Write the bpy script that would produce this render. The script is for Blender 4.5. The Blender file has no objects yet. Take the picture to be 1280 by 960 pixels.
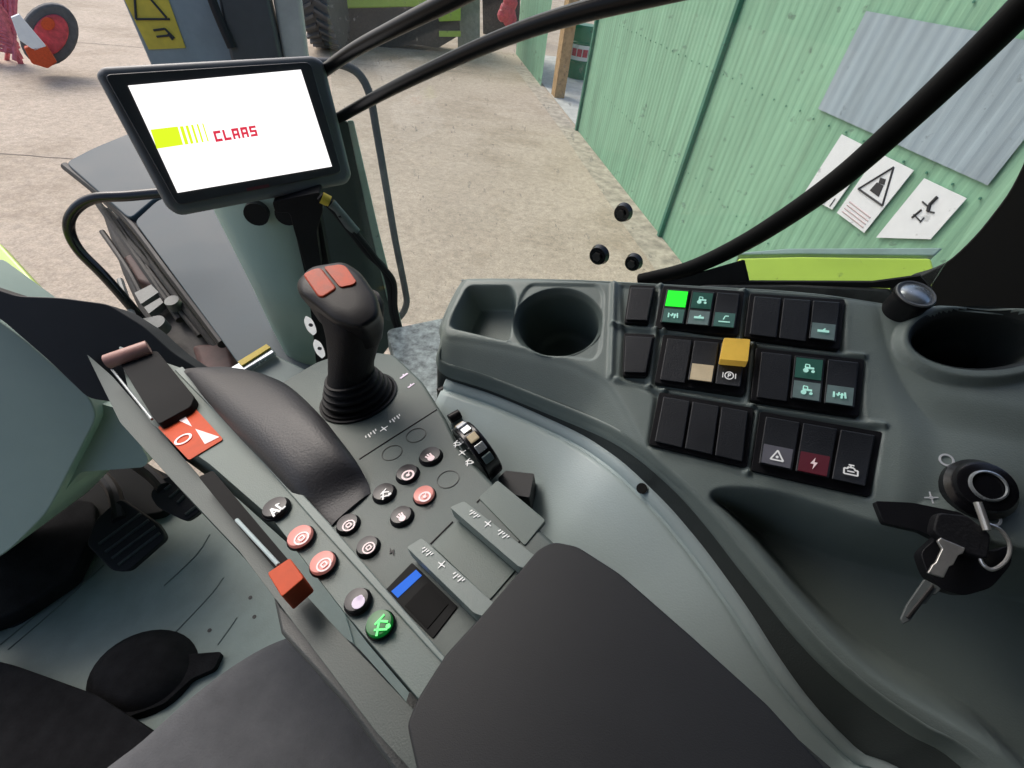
import bpy, bmesh, math, random
import numpy as np
from mathutils import Vector
from math import radians, sin, cos, pi
random.seed(5); rng = np.random.default_rng(5)
S = bpy.context.scene
COL = S.collection
# ------------------------------------------------------------------ camera geometry
f = 585.; p_ = radians(43); r_ = radians(8.5)
u_ = np.array([sin(r_)*cos(p_), cos(r_)*cos(p_), sin(p_)])
h_ = np.array([0, 0, -1.]) + u_[2]*u_; h_ /= np.linalg.norm(h_)
R = np.array([np.cross(h_, u_), h_, u_]); C = np.array([0, 0, 3.])
def ray(X, Y): return R@np.array([(X-640)/f, (480-Y)/f, -1.])
def plane(n, px, py, d):
    n = np.array(n, float); return (C+ray(px, py)*d, n/np.linalg.norm(n))
def U(x, y, P, off=0.):
    w = ray(x, y); p0 = P[0]+P[1]*off
    return C+w*(((p0-C)@P[1])/(w@P[1]))
def Zp(z): return (np.array([0, 0, z]), np.array([0, 0, 1.]))
A = plane((-.258, .065, .964), 500, 640, .38)      # armrest top
T = plane((-.3, -.38, .875), 950, 480, .38)        # side console
FL = Zp(1.9)                                       # cab floor
Wn = np.array([-.49, -.87, 0]); Wn /= np.linalg.norm(Wn)
W = (U(1110, 377, T)-Wn*.035, Wn)                  # side window
PIL = plane((.3, -.95, .0), 480, 300, .92)

# ------------------------------------------------------------------ materials
def mat(name, col, rough=.5, metal=0., bump=0., bscale=400., var=0., vscale=6., emis=None, es=1., stretch=None, spec=.5, coat=0., col2=None, fine=0.):
    m = bpy.data.materials.new(name); m.use_nodes = True
    nt = m.node_tree; b = nt.nodes['Principled BSDF']
    b.inputs['Base Color'].default_value = (*col, 1); b.inputs['Roughness'].default_value = rough
    b.inputs['Metallic'].default_value = metal; b.inputs['Specular IOR Level'].default_value = spec
    b.inputs['Coat Weight'].default_value = coat
    tc = nt.nodes.new('ShaderNodeTexCoord')
    if emis:
        b.inputs['Emission Color'].default_value = (*emis, 1); b.inputs['Emission Strength'].default_value = es
    if var or col2:
        n = nt.nodes.new('ShaderNodeTexNoise'); n.inputs['Scale'].default_value = vscale; n.inputs['Detail'].default_value = 8; n.inputs['Roughness'].default_value = .65
        if stretch:
            mp = nt.nodes.new('ShaderNodeMapping'); mp.inputs['Scale'].default_value = stretch; nt.links.new(tc.outputs['Object'], mp.inputs['Vector']); nt.links.new(mp.outputs['Vector'], n.inputs['Vector'])
        else: nt.links.new(tc.outputs['Object'], n.inputs['Vector'])
        rp = nt.nodes.new('ShaderNodeValToRGB'); rp.color_ramp.elements[0].position = .35; rp.color_ramp.elements[1].position = .65
        c2 = col2 or tuple(min(1, c*(1+var)) for c in col); c1 = tuple(c*(1-var) for c in col)
        rp.color_ramp.elements[0].color = (*c1, 1); rp.color_ramp.elements[1].color = (*c2, 1)
        nt.links.new(n.outputs['Fac'], rp.inputs['Fac']); nt.links.new(rp.outputs['Color'], b.inputs['Base Color'])
        mr = nt.nodes.new('ShaderNodeMapRange'); mr.inputs['To Min'].default_value = max(.02, rough-.08); mr.inputs['To Max'].default_value = min(1, rough+.1)
        nt.links.new(n.outputs['Fac'], mr.inputs['Value']); nt.links.new(mr.outputs['Result'], b.inputs['Roughness'])
    if bump:
        n2 = nt.nodes.new('ShaderNodeTexNoise'); n2.inputs['Scale'].default_value = bscale; n2.inputs['Detail'].default_value = 3
        nt.links.new(tc.outputs['Object'], n2.inputs['Vector'])
        bp = nt.nodes.new('ShaderNodeBump'); bp.inputs['Strength'].default_value = bump; bp.inputs['Distance'].default_value = .001
        nt.links.new(n2.outputs['Fac'], bp.inputs['Height']); nt.links.new(bp.outputs['Normal'], b.inputs['Normal'])
    return m
M = {}
M['plastic'] = mat('console_plastic', (.200, .243, .228), .46, bump=.25, bscale=900, var=.06, vscale=9)
M['strip'] = mat('armrest_plastic', (.125, .165, .152), .46, bump=.25, bscale=900, var=.06, vscale=9)
M['panel'] = mat('keypad_plastic', (.092, .120, .112), .48, bump=.25, bscale=900, var=.07, vscale=9)
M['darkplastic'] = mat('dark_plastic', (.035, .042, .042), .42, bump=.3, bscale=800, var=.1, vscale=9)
M['trim'] = mat('trim_plastic', (.47, .57, .575), .42, bump=.2, bscale=700, var=.05, vscale=5)
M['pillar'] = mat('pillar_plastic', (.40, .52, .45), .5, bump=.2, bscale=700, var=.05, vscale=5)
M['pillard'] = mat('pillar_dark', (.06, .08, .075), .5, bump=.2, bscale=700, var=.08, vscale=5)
M['black'] = mat('black_plastic', (.010, .010, .012), .45, bump=.1, bscale=600, var=.15, vscale=20, spec=.28)
M['rubber'] = mat('black_rubber', (.012, .012, .014), .6, spec=.3, bump=.4, bscale=500, var=.2, vscale=15)
M['gloss'] = mat('gloss_black', (.008, .008, .01), .22, var=.1, vscale=12)
M['void'] = mat('pillar_black', (.004, .004, .004), .9, var=.2, vscale=4)
M['switch'] = mat('switch_plastic', (.013, .0155, .020), .5, bump=.25, bscale=900, var=.1, vscale=30)
M['leather'] = mat('armrest_leather', (.022, .024, .027), .5, bump=.14, bscale=1500, var=.1, vscale=8, spec=.3)
M['cover'] = mat('hand_rest_skin', (.034, .034, .038), .5, bump=.35, bscale=500, var=.12, vscale=10)
M['fabric'] = mat('seat_fabric', (.095, .098, .106), .9, bump=.8, bscale=500, var=.18, vscale=14, spec=.2)
M['floor'] = mat('floor_mat', (.175, .225, .205), .55, bump=.3, bscale=300, var=.16, vscale=6)
M['column'] = mat('column_plastic', (.36, .45, .39), .5, bump=.2, bscale=600, var=.06, vscale=4)
M['orange'] = mat('orange_plastic', (.58, .085, .03), .5, var=.12, vscale=30, spec=.2)
M['joint'] = mat('joint_dark', (.20, .17, .14), .9, var=.3, vscale=3)
M['amber'] = mat('orange_key', (.58, .065, .012), .5, var=.2, vscale=60)
M['salmon'] = mat('salmon_plastic', (.45, .24, .20), .45, var=.1, vscale=30)
M['yellow'] = mat('yellow_plastic', (.85, .55, .08), .4, emis=(1, .6, .1), es=.12, var=.1, vscale=40)
M['pinkbtn'] = mat('pink_button', (.62, .20, .17), .35, emis=(.9, .35, .3), es=.12, var=.08, vscale=80)
M['darkbtn'] = mat('black_button', (.016, .013, .017), .35, var=.15, vscale=60)
M['greenbtn'] = mat('green_button', (.01, .07, .02), .35, emis=(.0, .45, .05), es=.12)
M['lavbtn'] = mat('grey_button', (.10, .10, .15), .35, var=.1, vscale=50)
M['white'] = mat('icon_white', (.8, .8, .78), .5, emis=(1, 1, 1), es=.15)
M['pink'] = mat('icon_pink', (.9, .72, .72), .5, emis=(1, .8, .8), es=.15)
M['lav'] = mat('icon_lavender', (.72, .62, .75), .5, emis=(.9, .8, 1), es=.1)
M['teal'] = mat('icon_teal', (.45, .75, .66), .5, emis=(.5, 1, .85), es=.25)
M['tealdark'] = mat('window_teal', (.03, .085, .072), .4, emis=(.1, .4, .3), es=.06)
M['tealgrey'] = mat('window_grey', (.15, .22, .21), .4, var=.1, vscale=80)
M['greyface'] = mat('switch_grey_face', (.13, .13, .15), .35)
M['ledgreen'] = mat('green_lamp', (.02, .5, .03), .4, emis=(.02, .85, .03), es=.8)
M['icongreen'] = mat('icon_green', (.05, .6, .12), .4, emis=(.1, 1, .2), es=.5)
M['redwin'] = mat('window_red', (.045, .007, .012), .4, emis=(.5, .02, .05), es=.05)
M['cream'] = mat('cream_lamp', (.42, .35, .23), .45, emis=(1, .8, .5), es=.1, var=.1, vscale=120)
M['metal'] = mat('key_metal', (.85, .83, .78), .35, metal=.8, var=.15, vscale=60)
M['silver'] = mat('silver', (.5, .54, .56), .25, metal=.6, var=.15, vscale=60)
M['sillmetal'] = mat('sill_metal', (.12, .125, .12), .3, metal=.3, var=.3, vscale=30)
M['bezel'] = mat('monitor_bezel', (.050, .052, .056), .38, var=.08, vscale=20, bump=.15, bscale=700)
M['case'] = mat('monitor_case', (.16, .17, .175), .42, var=.08, vscale=20)
M['screen'] = mat('screen_white', (.02, .02, .02), .2, emis=(1, .965, .96), es=.96)
M['slime'] = mat('screen_lime', (.02, .02, .02), .2, emis=(.62, .80, .02), es=.85)
M['sred'] = mat('screen_red', (.02, .02, .02), .2, emis=(.55, .03, .06), es=.9)
M['lcd'] = mat('small_lcd', (.006, .007, .008), .5, spec=.1, var=.2, vscale=40)
M['lcdblue'] = mat('lcd_blue', (.02, .06, .25), .6, emis=(.05, .2, .85), es=.5, spec=.0)
M['lime'] = mat('lime_paint', (.42, .60, .06), .35, var=.06, vscale=8, coat=.3)
M['hood'] = mat('hood_paint', (.055, .08, .095), .5, var=.10, vscale=5, spec=.25)
M['bar'] = mat('bar_black', (.004, .004, .005), .3, spec=.22, var=.1, vscale=12)
M['bar2'] = mat('seal_black', (.004, .004, .004), .55, spec=.12, var=.2, vscale=12)
M['carpet'] = mat('black_carpet', (.012, .012, .013), .95, var=.3, vscale=30, bump=.8, bscale=300, spec=.1)
M['rail'] = mat('rail_plastic', (.046, .066, .062), .45, bump=.2, bscale=900, var=.07, vscale=9)
M['mech'] = mat('machine_dark', (.035, .032, .03), .6, var=.5, vscale=18, bump=.8, bscale=60)
M['mech2'] = mat('machine_grey', (.14, .155, .15), .45, var=.3, vscale=25)
M['rust'] = mat('machine_brown', (.10, .05, .045), .6, var=.4, vscale=18)
M['greybolt'] = mat('speckled_ledge', (.36, .40, .37), .4, var=.6, vscale=70, bump=.5, bscale=150)
M['green'] = mat('shed_green', (.215, .41, .275), .6, var=.16, vscale=1.8, stretch=(2.5, 2.5, .35))
M['dgreen'] = mat('shed_dark_green', (.05, .19, .13), .5, var=.12, vscale=5)
M['patch'] = mat('roof_light_sheet', (.30, .37, .42), .4, var=.14, vscale=2.5, stretch=(2, 2, .4))
M['paper'] = mat('sign_white', (.78, .80, .82), .6, var=.03, vscale=12)
M['ink'] = mat('sign_ink', (.03, .03, .035), .7)
M['palepink'] = mat('sign_text', (.55, .45, .46), .7)
M['wood'] = mat('door_timber', (.42, .27, .13), .7, var=.25, vscale=9)
M['barn'] = mat('barn_floor', (.50, .50, .46), .8, var=.15, vscale=4)
M['drumg'] = mat('drum_green', (.02, .19, .09), .4, var=.1, vscale=5)
M['drumw'] = mat('drum_white', (.75, .75, .7), .4)
M['red'] = mat('machine_red', (.50, .05, .07), .4, var=.3, vscale=10)
M['pinkred'] = mat('rake_pink', (.62, .16, .20), .5, var=.3, vscale=12)
M['tyre'] = mat('tyre_rubber', (.09, .092, .095), .8, var=.2, vscale=8, bump=.5, bscale=60)
M['greypost'] = mat('grey_post', (.36, .36, .34), .6, var=.15, vscale=8)
M['bluegrey'] = mat('blue_grey_panel', (.22, .27, .30), .4, var=.12, vscale=8)
M['stickery'] = mat('yellow_sticker', (.62, .47, .05), .5, var=.12, vscale=18)
M['band'] = mat('grey_band', (.24, .34, .31), .5, var=.15, vscale=8)
M['ledger'] = mat('ledge_grey', (.20, .26, .25), .45, var=.1, vscale=9)

def concrete():
    m = bpy.data.materials.new('yard_concrete'); m.use_nodes = True; nt = m.node_tree; b = nt.nodes['Principled BSDF']
    b.inputs['Roughness'].default_value = .82
    tc = nt.nodes.new('ShaderNodeTexCoord')
    def noise(s, d=8, r=.65):
        n = nt.nodes.new('ShaderNodeTexNoise'); n.inputs['Scale'].default_value = s; n.inputs['Detail'].default_value = d; n.inputs['Roughness'].default_value = r
        nt.links.new(tc.outputs['Object'], n.inputs['Vector']); return n
    def ramp(a, c0, b_, c1, src):
        rp = nt.nodes.new('ShaderNodeValToRGB'); e = rp.color_ramp.elements; e[0].position = a; e[1].position = b_; e[0].color = (*c0, 1); e[1].color = (*c1, 1)
        nt.links.new(src, rp.inputs['Fac']); return rp
    def mul(a, b2, fac=1.):
        mx = nt.nodes.new('ShaderNodeMix'); mx.data_type = 'RGBA'; mx.blend_type = 'MULTIPLY'; mx.inputs[0].default_value = fac
        nt.links.new(a, mx.inputs[6]); nt.links.new(b2, mx.inputs[7]); return mx.outputs[2]
    base = ramp(.3, (.46, .385, .30), .7, (.56, .475, .38), noise(.6).outputs['Fac'])
    fine = ramp(.32, (.62, .62, .62), .62, (1.12, 1.1, 1.08), noise(9, 10, .8).outputs['Fac'])
    grit = ramp(.35, (.72, .7, .68), .6, (1.1, 1.1, 1.1), noise(38, 6, .8).outputs['Fac'])
    stain = ramp(.38, (.74, .72, .68), .52, (1, 1, 1), noise(.33, 6, .7).outputs['Fac'])
    c = mul(mul(mul(base.outputs['Color'], fine.outputs['Color']), grit.outputs['Color']), stain.outputs['Color'])
    nt.links.new(c, b.inputs['Base Color'])
    bp = nt.nodes.new('ShaderNodeBump'); bp.inputs['Strength'].default_value = .6; bp.inputs['Distance'].default_value = .01
    nt.links.new(noise(45).outputs['Fac'], bp.inputs['Height']); nt.links.new(bp.outputs['Normal'], b.inputs['Normal'])
    return m
M['concrete'] = concrete()

def glassmat():
    m = bpy.data.materials.new('window_glass'); m.use_nodes = True; nt = m.node_tree; nt.nodes.clear()
    o = nt.nodes.new('ShaderNodeOutputMaterial'); t = nt.nodes.new('ShaderNodeBsdfTransparent'); t.inputs['Color'].default_value = (.95, .97, .96, 1)
    g = nt.nodes.new('ShaderNodeBsdfGlossy'); g.inputs['Roughness'].default_value = .02
    fr = nt.nodes.new('ShaderNodeLayerWeight'); fr.inputs['Blend'].default_value = .5
    pw = nt.nodes.new('ShaderNodeMath'); pw.operation = 'POWER'; pw.inputs[1].default_value = 4.; nt.links.new(fr.outputs['Facing'], pw.inputs[0])
    ml = nt.nodes.new('ShaderNodeMath'); ml.operation = 'MULTIPLY_ADD'; ml.inputs[1].default_value = .35; ml.inputs[2].default_value = .02; nt.links.new(pw.outputs[0], ml.inputs[0])
    mx = nt.nodes.new('ShaderNodeMixShader'); nt.links.new(ml.outputs[0], mx.inputs[0]); nt.links.new(t.outputs[0], mx.inputs[1]); nt.links.new(g.outputs[0], mx.inputs[2])
    tc = nt.nodes.new('ShaderNodeTexCoord'); nz = nt.nodes.new('ShaderNodeTexNoise'); nz.inputs['Scale'].default_value = 95; nz.inputs['Detail'].default_value = 3; nt.links.new(tc.outputs['Object'], nz.inputs['Vector'])
    mr = nt.nodes.new('ShaderNodeMapRange'); mr.inputs['From Min'].default_value = .68; mr.inputs['From Max'].default_value = .74; mr.inputs['To Max'].default_value = .3; nt.links.new(nz.outputs['Fac'], mr.inputs['Value'])
    n2 = nt.nodes.new('ShaderNodeTexNoise'); n2.inputs['Scale'].default_value = 4; n2.inputs['Detail'].default_value = 6; nt.links.new(tc.outputs['Object'], n2.inputs['Vector'])
    m2 = nt.nodes.new('ShaderNodeMapRange'); m2.inputs['From Min'].default_value = .4; m2.inputs['From Max'].default_value = .75; m2.inputs['To Max'].default_value = .06; nt.links.new(n2.outputs['Fac'], m2.inputs['Value'])
    ad = nt.nodes.new('ShaderNodeMath'); ad.operation = 'ADD'; nt.links.new(mr.outputs[0], ad.inputs[0]); nt.links.new(m2.outputs[0], ad.inputs[1])
    df = nt.nodes.new('ShaderNodeBsdfDiffuse'); df.inputs['Color'].default_value = (.6, .6, .58, 1); mf = nt.nodes.new('ShaderNodeMixShader')
    nt.links.new(ad.outputs[0], mf.inputs[0]); nt.links.new(mx.outputs[0], mf.inputs[1]); nt.links.new(df.outputs[0], mf.inputs[2])
    nt.links.new(mf.outputs[0], o.inputs['Surface']); return m
M['glass'] = glassmat()

# ------------------------------------------------------------------ object helpers
def props(o, label=None, cat=None, group=None, kind=None):
    if label: o['label'] = label
    if cat: o['category'] = cat
    if group: o['group'] = group
    if kind: o['kind'] = kind
    return o
def thing(name, label, cat, loc, group=None):
    o = bpy.data.objects.new(name, None); COL.objects.link(o); o.location = Vector([float(v) for v in loc]); o.empty_display_size = .05
    return props(o, label, cat, group)
def wloc(o):
    v = np.zeros(3)
    while o: v = v+np.array(o.location); o = o.parent
    return v
def mesh(name, verts, faces, m, parent=None, smooth=True, bevel=0., seg=3, angle=35, mats=None, fm=None, label=None):
    off = wloc(parent) if parent else np.mean(np.array(verts), 0)
    me = bpy.data.meshes.new(name)
    me.from_pydata([tuple(float(c) for c in (np.array(v)-off)) for v in verts], [], [tuple(int(i) for i in fc) for fc in faces])
    me.validate()
    for mm in (mats or [m]): me.materials.append(mm)
    if fm is not None: me.polygons.foreach_set('material_index', fm)
    bm = bmesh.new(); bm.from_mesh(me); bmesh.ops.recalc_face_normals(bm, faces=bm.faces); bm.to_mesh(me); bm.free()
    if smooth:
        me.shade_smooth()
        if not bevel: me.set_sharp_from_angle(angle=radians(angle))
    o = bpy.data.objects.new(name, me); COL.objects.link(o)
    if parent: o.parent = parent
    else: o.location = Vector([float(v) for v in off])
    if bevel:
        b = o.modifiers.new('b', 'BEVEL'); b.width = bevel; b.segments = seg; b.limit_method = 'ANGLE'; b.angle_limit = radians(30); b.harden_normals = True
    if label: o['label'] = label
    return o
class MB:
    def __init__(s): s.v = []; s.f = []; s.k = []
    def add(s, v, fs, k=0):
        n = len(s.v); s.v += [np.array(q, float) for q in v]; s.f += [tuple(i+n for i in q) for q in fs]; s.k += [k]*len(fs); return s
    def prism(s, bot, top, k=0):
        n = len(top); return s.add(list(bot)+list(top), [tuple(range(n-1, -1, -1)), tuple(range(n, 2*n))]+[(i, (i+1) % n, (i+1) % n+n, i+n) for i in range(n)], k)
    def box(s, o, a, b, c, k=0):
        o, a, b, c = [np.array(q, float) for q in (o, a, b, c)]
        return s.prism([o, o+a, o+a+b, o+b], [o+c, o+a+c, o+a+b+c, o+b+c], k)
    def cyl(s, c, ax, r, h, n=24, r2=None, k=0):
        ax = np.array(ax, float); ax /= np.linalg.norm(ax); e = np.cross(ax, [0, 0, 1.] if abs(ax[2]) < .9 else [1., 0, 0]); e /= np.linalg.norm(e); g = np.cross(ax, e)
        r2 = r if r2 is None else r2
        b = [c+r*(e*cos(t)+g*sin(t)) for t in np.linspace(0, 2*pi, n, endpoint=False)]
        tp = [c+ax*h+r2*(e*cos(t)+g*sin(t)) for t in np.linspace(0, 2*pi, n, endpoint=False)]
        return s.prism(b, tp, k)
    def loft(s, rings, cap=True, closed=True, k=0):
        n = len(rings[0]); v = [q for r in rings for q in r]; fs = []
        for j in range(len(rings)-1):
            for i in range(n if closed else n-1):
                i2 = (i+1) % n; fs.append((j*n+i, j*n+i2, (j+1)*n+i2, (j+1)*n+i))
        if cap: fs += [tuple(range(n-1, -1, -1)), tuple(range((len(rings)-1)*n, len(rings)*n))]
        return s.add(v, fs, k)
    def tube(s, pts, rad, n=14, k=0, sub=6):
        P = spline(pts, sub) if sub > 1 else [np.array(q, float) for q in pts]
        rad = np.interp(np.linspace(0, 1, len(P)), np.linspace(0, 1, len(rad)), rad) if hasattr(rad, '__len__') else [rad]*len(P)
        e = None; rings = []
        for i, q in enumerate(P):
            t = P[min(i+1, len(P)-1)]-P[max(i-1, 0)]; t /= np.linalg.norm(t)+1e-12
            if e is None: e = np.cross(t, [.3, .2, 1.])
            e = e-t*(e@t); e /= np.linalg.norm(e); g = np.cross(t, e)
            rings.append([q+rad[i]*(e*cos(a)+g*sin(a)) for a in np.linspace(0, 2*pi, n, endpoint=False)])
        return s.loft(rings, k=k)
    def build(s, name, m, parent=None, **kw):
        if isinstance(m, (list, tuple)): return mesh(name, s.v, s.f, None, parent, mats=list(m), fm=s.k, **kw)
        return mesh(name, s.v, s.f, m, parent, **kw)
def spline(pts, sub=6, closed=False):
    P = [np.array(q, float) for q in pts]; n = len(P); out = []
    for i in range(n if closed else n-1):
        if closed: a, b, c, d = P[i-1], P[i], P[(i+1) % n], P[(i+2) % n]
        else: a, b, c, d = P[max(i-1, 0)], P[i], P[i+1], P[min(i+2, n-1)]
        for t in np.linspace(0, 1, sub, endpoint=False):
            out.append(.5*((2*b)+(-a+c)*t+(2*a-5*b+4*c-d)*t*t+(-a+3*b-3*c+d)*t**3))
    if not closed: out.append(P[-1])
    return out
def rnd(pts, r, k=4):            # round the corners of a pixel polygon
    P = [np.array(q, float) for q in pts]; n = len(P); out = []
    for i in range(n):
        a, b, c = P[i-1], P[i], P[(i+1) % n]
        la, lc = np.linalg.norm(a-b), np.linalg.norm(c-b); d = min(r, la*.45, lc*.45)
        s0, s1 = b+(a-b)/la*d, b+(c-b)/lc*d
        for t in np.linspace(0, 1, k): out.append((1-t)**2*s0+2*t*(1-t)*b+t*t*s1)
    return out
def ell(cx, cy, a, b, rot=0, n=32):
    return [(cx+a*cos(t)*cos(rot)-b*sin(t)*sin(rot), cy+a*cos(t)*sin(rot)+b*sin(t)*cos(rot)) for t in np.linspace(0, 2*pi, n, endpoint=False)]
def slab_mb(mb, pts, P, off, thick, k=0, dirn=None):
    top = [U(x, y, P, off) for x, y in pts]; d = (P[1] if dirn is None else np.array(dirn))*thick
    return mb.prism([q-d for q in top], top, k)
def slab(name, pts, P, off, thick, m, parent=None, **kw):
    mb = MB(); dirn = kw.pop('dirn', None); slab_mb(mb, pts, P, off, thick, dirn=dirn); return mb.build(name, m, parent, **kw)
def frame(px, py, P, off, px2, py2):   # local axes: u towards the second pixel, v = n x u
    o = U(px, py, P, off); u = U(px2, py2, P, off)-o; u /= np.linalg.norm(u); return o, u, np.cross(P[1], u), P[1]
def icon(name, fr, kind, s, m, parent, t=.0004):
    o, u, v, n = fr; mb = MB()
    def pt(a, b, z=0): return o+u*a*s+v*b*s+n*z
    def poly(ps): mb.prism([pt(a, b) for a, b in ps], [pt(a, b, t) for a, b in ps])
    def bar(a, b, c, d, w=.14):
        q = np.array([c-a, d-b], float); L = np.linalg.norm(q); q = q/L*w/2; nn = (-q[1], q[0])
        poly([(a+nn[0], b+nn[1]), (c+nn[0], d+nn[1]), (c-nn[0], d-nn[1]), (a-nn[0], b-nn[1])])
    def ring(r0, r1, k=20, cx=0, cy=0):
        for i in range(k):
            a, b = 2*pi*i/k, 2*pi*(i+1)/k
            poly([(cx+r0*cos(a), cy+r0*sin(a)), (cx+r0*cos(b), cy+r0*sin(b)), (cx+r1*cos(b), cy+r1*sin(b)), (cx+r1*cos(a), cy+r1*sin(a))])
    def dot(r, cx=0, cy=0, k=14): poly([(cx+r*cos(2*pi*i/k), cy+r*sin(2*pi*i/k)) for i in range(k)])
    if kind == 'ringsq': ring(.78, 1.); bar(-.3, -.3, -.3, .35, .2); bar(-.3, .35, .35, .35, .2); bar(.35, .35, .35, -.3, .2); bar(.35, -.3, -.3, -.3, .2)
    elif kind == 'ringdisc': ring(.7, 1.); dot(.3); bar(.3, .2, .75, .6, .2)
    elif kind == 'hand': dot(.55, -.1, -.1); bar(-.3, 0, -.4, .9, .25); bar(0, 0, .05, 1., .25); bar(.25, 0, .45, .85, .25)
    elif kind == 'field': bar(-.8, -.6, .1, .5, .22); bar(.1, .5, .7, -.2, .22); bar(-.4, .5, .8, .7, .2); bar(-.7, .1, .3, -.8, .2); dot(.25, .5, -.6)
    elif kind == 'a1': bar(-.8, -.7, -.35, .8, .28); bar(-.35, .8, .05, -.7, .28); bar(-.6, -.2, -.1, -.2, .2); bar(.35, .8, .35, -.6, .25); bar(.35, -.6, .9, -.6, .22); bar(.35, .8, .75, .5, .2)
    elif kind == 'tri':
        q = [(-.95, -.75), (.95, -.75), (0, .95)]
        for i in range(3): bar(*q[i], *q[(i+1) % 3], .24)
        dot(.22, 0, -.2)
    elif kind == 'bolt': poly([(.15, 1), (-.5, -.1), (-.02, -.1), (-.15, -1), (.5, .2), (.05, .2)])
    elif kind == 'engine':
        q = [(-.9, -.6), (-.9, .3), (-.4, .3), (-.4, .55), (.4, .55), (.6, .2), (.95, .2), (.95, -.6)]
        for i in range(8): bar(*q[i], *q[(i+1) % 8], .22)
        bar(-.3, .95, .45, .95, .2); bar(0, .6, 0, .95, .2); bar(-.45, -.1, .5, -.1, .2)
    elif kind == 'park': ring(.62, .8); bar(-.15, -.4, -.15, .4, .17); ring(.1, .27, 12, .06, .18); bar(-1.05, .5, -1.05, -.5, .16); bar(1.05, .5, 1.05, -.5, .16)
    elif kind == 'tractor': dot(.42, -.45, -.4); dot(.26, .65, -.5); bar(-.6, .1, .8, .1, .35); bar(-.55, .1, -.5, .8, .16); bar(-.5, .8, .1, .75, .16); bar(.1, .75, .15, .1, .16)
    elif kind == 'lamps': bar(-.9, -.5, -.9, .5, .28); bar(-.35, -.2, -.1, .5, .26); bar(.2, -.6, .3, .4, .3); bar(.8, -.5, .7, .6, .26); bar(-.6, .1, .6, .1, .14)
    elif kind == 'bar': bar(-.9, 0, .9, 0, .45); bar(-.1, .1, .3, .55, .25)
    elif kind == 'rays': bar(-1, -.5, 1, -.5, .22); bar(-.2, 0, .1, .8, .2); bar(.1, .8, .7, .8, .2)
    elif kind == 'text': [bar(-1+.5*i, -.5*(i % 2), -1+.5*i+.2, .5, .2) for i in range(5)]
    elif kind == 'blot': dot(.75); dot(.35, .4, .3)
    elif kind == 'circle': ring(.72, 1.)
    elif kind == 'thin': ring(.93, 1., 28)
    elif kind == 'cross': bar(-1, 0, 1, 0, .2); bar(0, -1, 0, 1, .2); dot(.3)
    return mb.build(name, m, parent, smooth=False)

# ------------------------------------------------------------------ height-field for moulded plastic
Tn = T[1]; e1 = U(1110, 377, T)-U(590, 346, T); e1 -= Tn*(e1@Tn); e1 /= np.linalg.norm(e1); e2 = np.cross(Tn, e1); TO = T[0]
def L2(x, y, off=0):
    q = U(x, y, T, off)-TO; return (q@e1, q@e2)
def sdf(poly, X, Y):
    P = np.array(poly); d = np.full(X.shape, 1e9); ins = np.zeros(X.shape, bool); n = len(P)
    for i in range(n):
        a, b = P[i], P[(i+1) % n]; ex, ey = b-a; wx, wy = X-a[0], Y-a[1]
        t = np.clip((wx*ex+wy*ey)/(ex*ex+ey*ey+1e-15), 0, 1)
        d = np.minimum(d, np.hypot(wx-ex*t, wy-ey*t))
        if ey != 0:
            c = ((a[1] <= Y) != (b[1] <= Y)) & (wx < (Y-a[1])*ex/ey); ins ^= c
    return np.where(ins, -d, d)
def sm(x): x = np.clip(x, 0, 1); return x*x*(3-2*x)

# ================================================================== OUTSIDE
def setting(o): o['kind'] = 'structure'; return o
g = MB(); g.add([(-60, -40, 0), (60, -40, 0), (60, 120, 0), (-60, 120, 0)], [(0, 1, 2, 3)])
setting(g.build('ground', M['concrete'], smooth=False))
gj = MB()   # worn strip of rougher concrete along the shed foot
a0 = U(680, 110, Zp(0)); b0 = U(830, 300, Zp(0)); wd = b0-a0; wd[2] = 0; wd /= np.linalg.norm(wd); wn = np.array([wd[1], -wd[0], 0])
if (C-a0)@wn < 0: wn = -wn
SH = (a0, wn)
def sh(s, z, off=0): return a0+wd*s+np.array([0, 0, z])+wn*off
def scoord(x, y, off=0): q = U(x, y, SH, off); return (q-a0)@wd, q[2]
sR = scoord(718, 163)[0]
gj.add([sh(-3, .004, .01), sh(16, .004, .01), sh(16, .004, .45), sh(9, .004, .5), sh(4, .004, .42), sh(-3, .004, .5)], [(0, 1, 2, 3, 4, 5)])
jt = MB()
for (a, b) in (((-200, 178), (330, 215)), ((-200, 30), (600, 92))):
    p0, p1 = U(*a, Zp(.004)), U(*b, Zp(.004)); tt = (p1-p0)/np.linalg.norm(p1-p0); nn = np.array([-tt[1], tt[0], 0])*.012; P5 = [p0+(p1-p0)*k/24+nn*random.uniform(-1.2, 1.2) for k in range(25)]
    jt.add([q+nn for q in P5]+[q-nn for q in P5], [(k, k+1, 26+k, 25+k) for k in range(24)])
setting(jt.build('ground_joint', M['joint'], smooth=False))
M['kerb'] = mat('threshold_concrete', (.40, .35, .28), .85, var=.35, vscale=5, bump=.6, bscale=60)
setting(gj.build('path', M['kerb'], smooth=False))
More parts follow.
